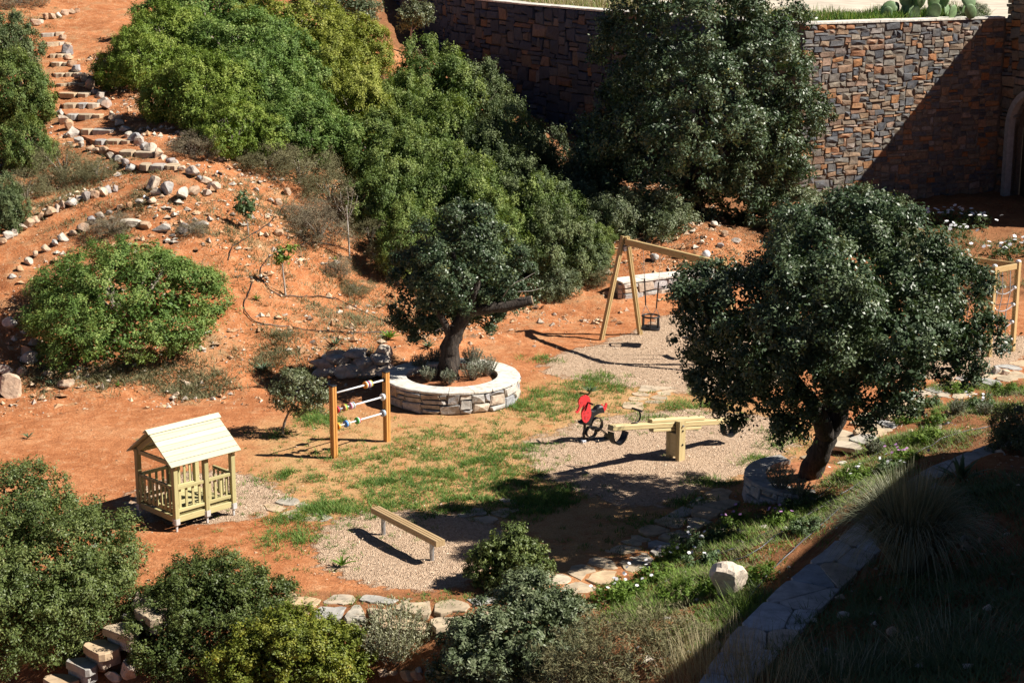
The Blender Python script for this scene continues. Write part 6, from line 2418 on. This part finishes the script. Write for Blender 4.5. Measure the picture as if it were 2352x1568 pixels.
tufts('bed_grass', 'mixed green ground cover of the planting bed', [(u_, v_, a_, b2, int(n2 * .5)) for u_, v_, a_, b2, n2 in bedg], L_bright, 804, .03, .12, 22, .016, .12)
tufts('bed_dry_cover', 'olive dry ground cover of the planting bed', bedg, L_drygreen, 805, .02, .08, 18, .016, .10)
hill = [(620, 480, 120, 40, 90), (720, 560, 120, 40, 90), (560, 560, 100, 60, 70), (820, 740, 100, 30, 60), (660, 860, 120, 30, 60), (330, 430, 200, 60, 80), (200, 400, 120, 40, 80), (60, 60, 100, 30, 60), (400, 860, 160, 26, 160), (250, 860, 120, 20, 80), (440, 905, 60, 14, 50), (620, 820, 40, 30, 40), (650, 780, 30, 20, 40), (900, 700, 120, 60, 40), (700, 700, 160, 80, 60), (250, 560, 140, 30, 40), (500, 520, 160, 40, 40), (120, 860, 80, 30, 60), (820, 680, 100, 30, 40), (350, 470, 140, 20, 30),
        (600, 600, 120, 60, 40), (900, 180, 60, 40, 60), (880, 240, 60, 30, 80), (140, 470, 120, 40, 60), (820, 820, 60, 8, 30)]
tufts('hill_grass', 'dry grass and weeds on the stony bank', hill, L_drygreen, 806, .05, .16, 22, .018, .12)
shg = [(2000, 1450, 250, 110, 360), (2250, 1350, 200, 160, 400), (2250, 1150, 150, 60, 240), (2150, 1530, 250, 60, 300), (1850, 1540, 120, 40, 60), (2150, 560, 200, 40, 120), (2250, 640, 120, 30, 60)]
tufts('shade_grass', 'sparse grass in the shaded ground', shg, L_weed, 807, .05, .16, 20, .016, .14)
litter = [(1650, 560, 140, 40, 200), (1560, 590, 120, 20, 100), (1500, 570, 80, 20, 60)]
tufts('leaf_litter', 'brown leaf litter under the tall tree', litter, L_dry, 808, .01, .04, 20, .03, .15, 'litter')

# grass along the terrace edge
g = np.random.default_rng(809)


def terrace_grass(name, label, line, n, depth, mat, h0, h1, seed):
    g = np.random.default_rng(seed)
    fr, L = poly_frame(line)
    s = g.uniform(0, L, n)
    off = .6 + g.random(n) * depth
    P = np.array([fr(q_) for q_ in s])
    x = P[:, 0] - np.sin(P[:, 2]) * off
    y = P[:, 1] + np.cos(P[:, 2]) * off
    foot = np.stack([x, y, np.full(n, WTOP - .03)], -1)
    hh = g.uniform(h0, h1, n) * (.6 + .6 * np.abs(vnoise(x, y, .8, 3)))
    tip = foot + np.stack([g.normal(0, .12, n), g.normal(0, .12, n), hh], -1)
    o = link(name, blades(name, foot, tip, np.full(n, .035), mat, g, .2, 2))
    o['kind'] = 'stuff'
    o['label'] = label
    o['category'] = 'grass'


terrace_grass('terrace_grass', 'green grass strip along the top of the sunlit wall', lineR, 6000, 1.6, L_grass, .15, .5, 810)
terrace_grass('terrace_dry_grass', 'dry grass along the top of the dark wall', lineL, 9000, 2.5, L_straw, .15, .5, 811)
terrace_grass('terrace_weeds', 'green weeds along the top of the dark wall', lineL, 5000, 4.0, L_bright, .15, .4, 812)

# prickly pear on the terrace
pp = Vector((frR(5.0)[0] - .3, frR(5.0)[1] + .8, WTOP - .03))
pc = thing('prickly_pear', 'prickly pear cactus with broad green pads on top of the sunlit wall', 'cactus', pp)
mb = MB()
mb.ball((0, 0, 0), 1.0, 14, 8, (.5, .09, .5))
PAD = mb.mesh('pad', M_cactus, True)
g = random.Random(6)
for i in range(34):
    x = g.uniform(-1.45, 1.45)
    lvl = g.choice([0, 0, 1, 1, 2])
    z = .25 + lvl * .36 + g.uniform(-.05, .08)
    s = g.uniform(.4, .62)
    link('pad', PAD, pc, (x, g.uniform(-.45, .45), z), (g.uniform(-.35, .35), g.uniform(-.7, .7), g.uniform(-1.2, 1.2)), (s * .85, s, s * 1.1))
bush_p = thing('shrub', 'low dark shrub right of the cactus on the wall top', 'shrub', (frR(7.0)[0] - .4, frR(7.0)[1] + .8, WTOP - .03))
link('crown', GREYS[0], bush_p, (0, 0, 0), (0, 0, 1), (.9, .6, .5))
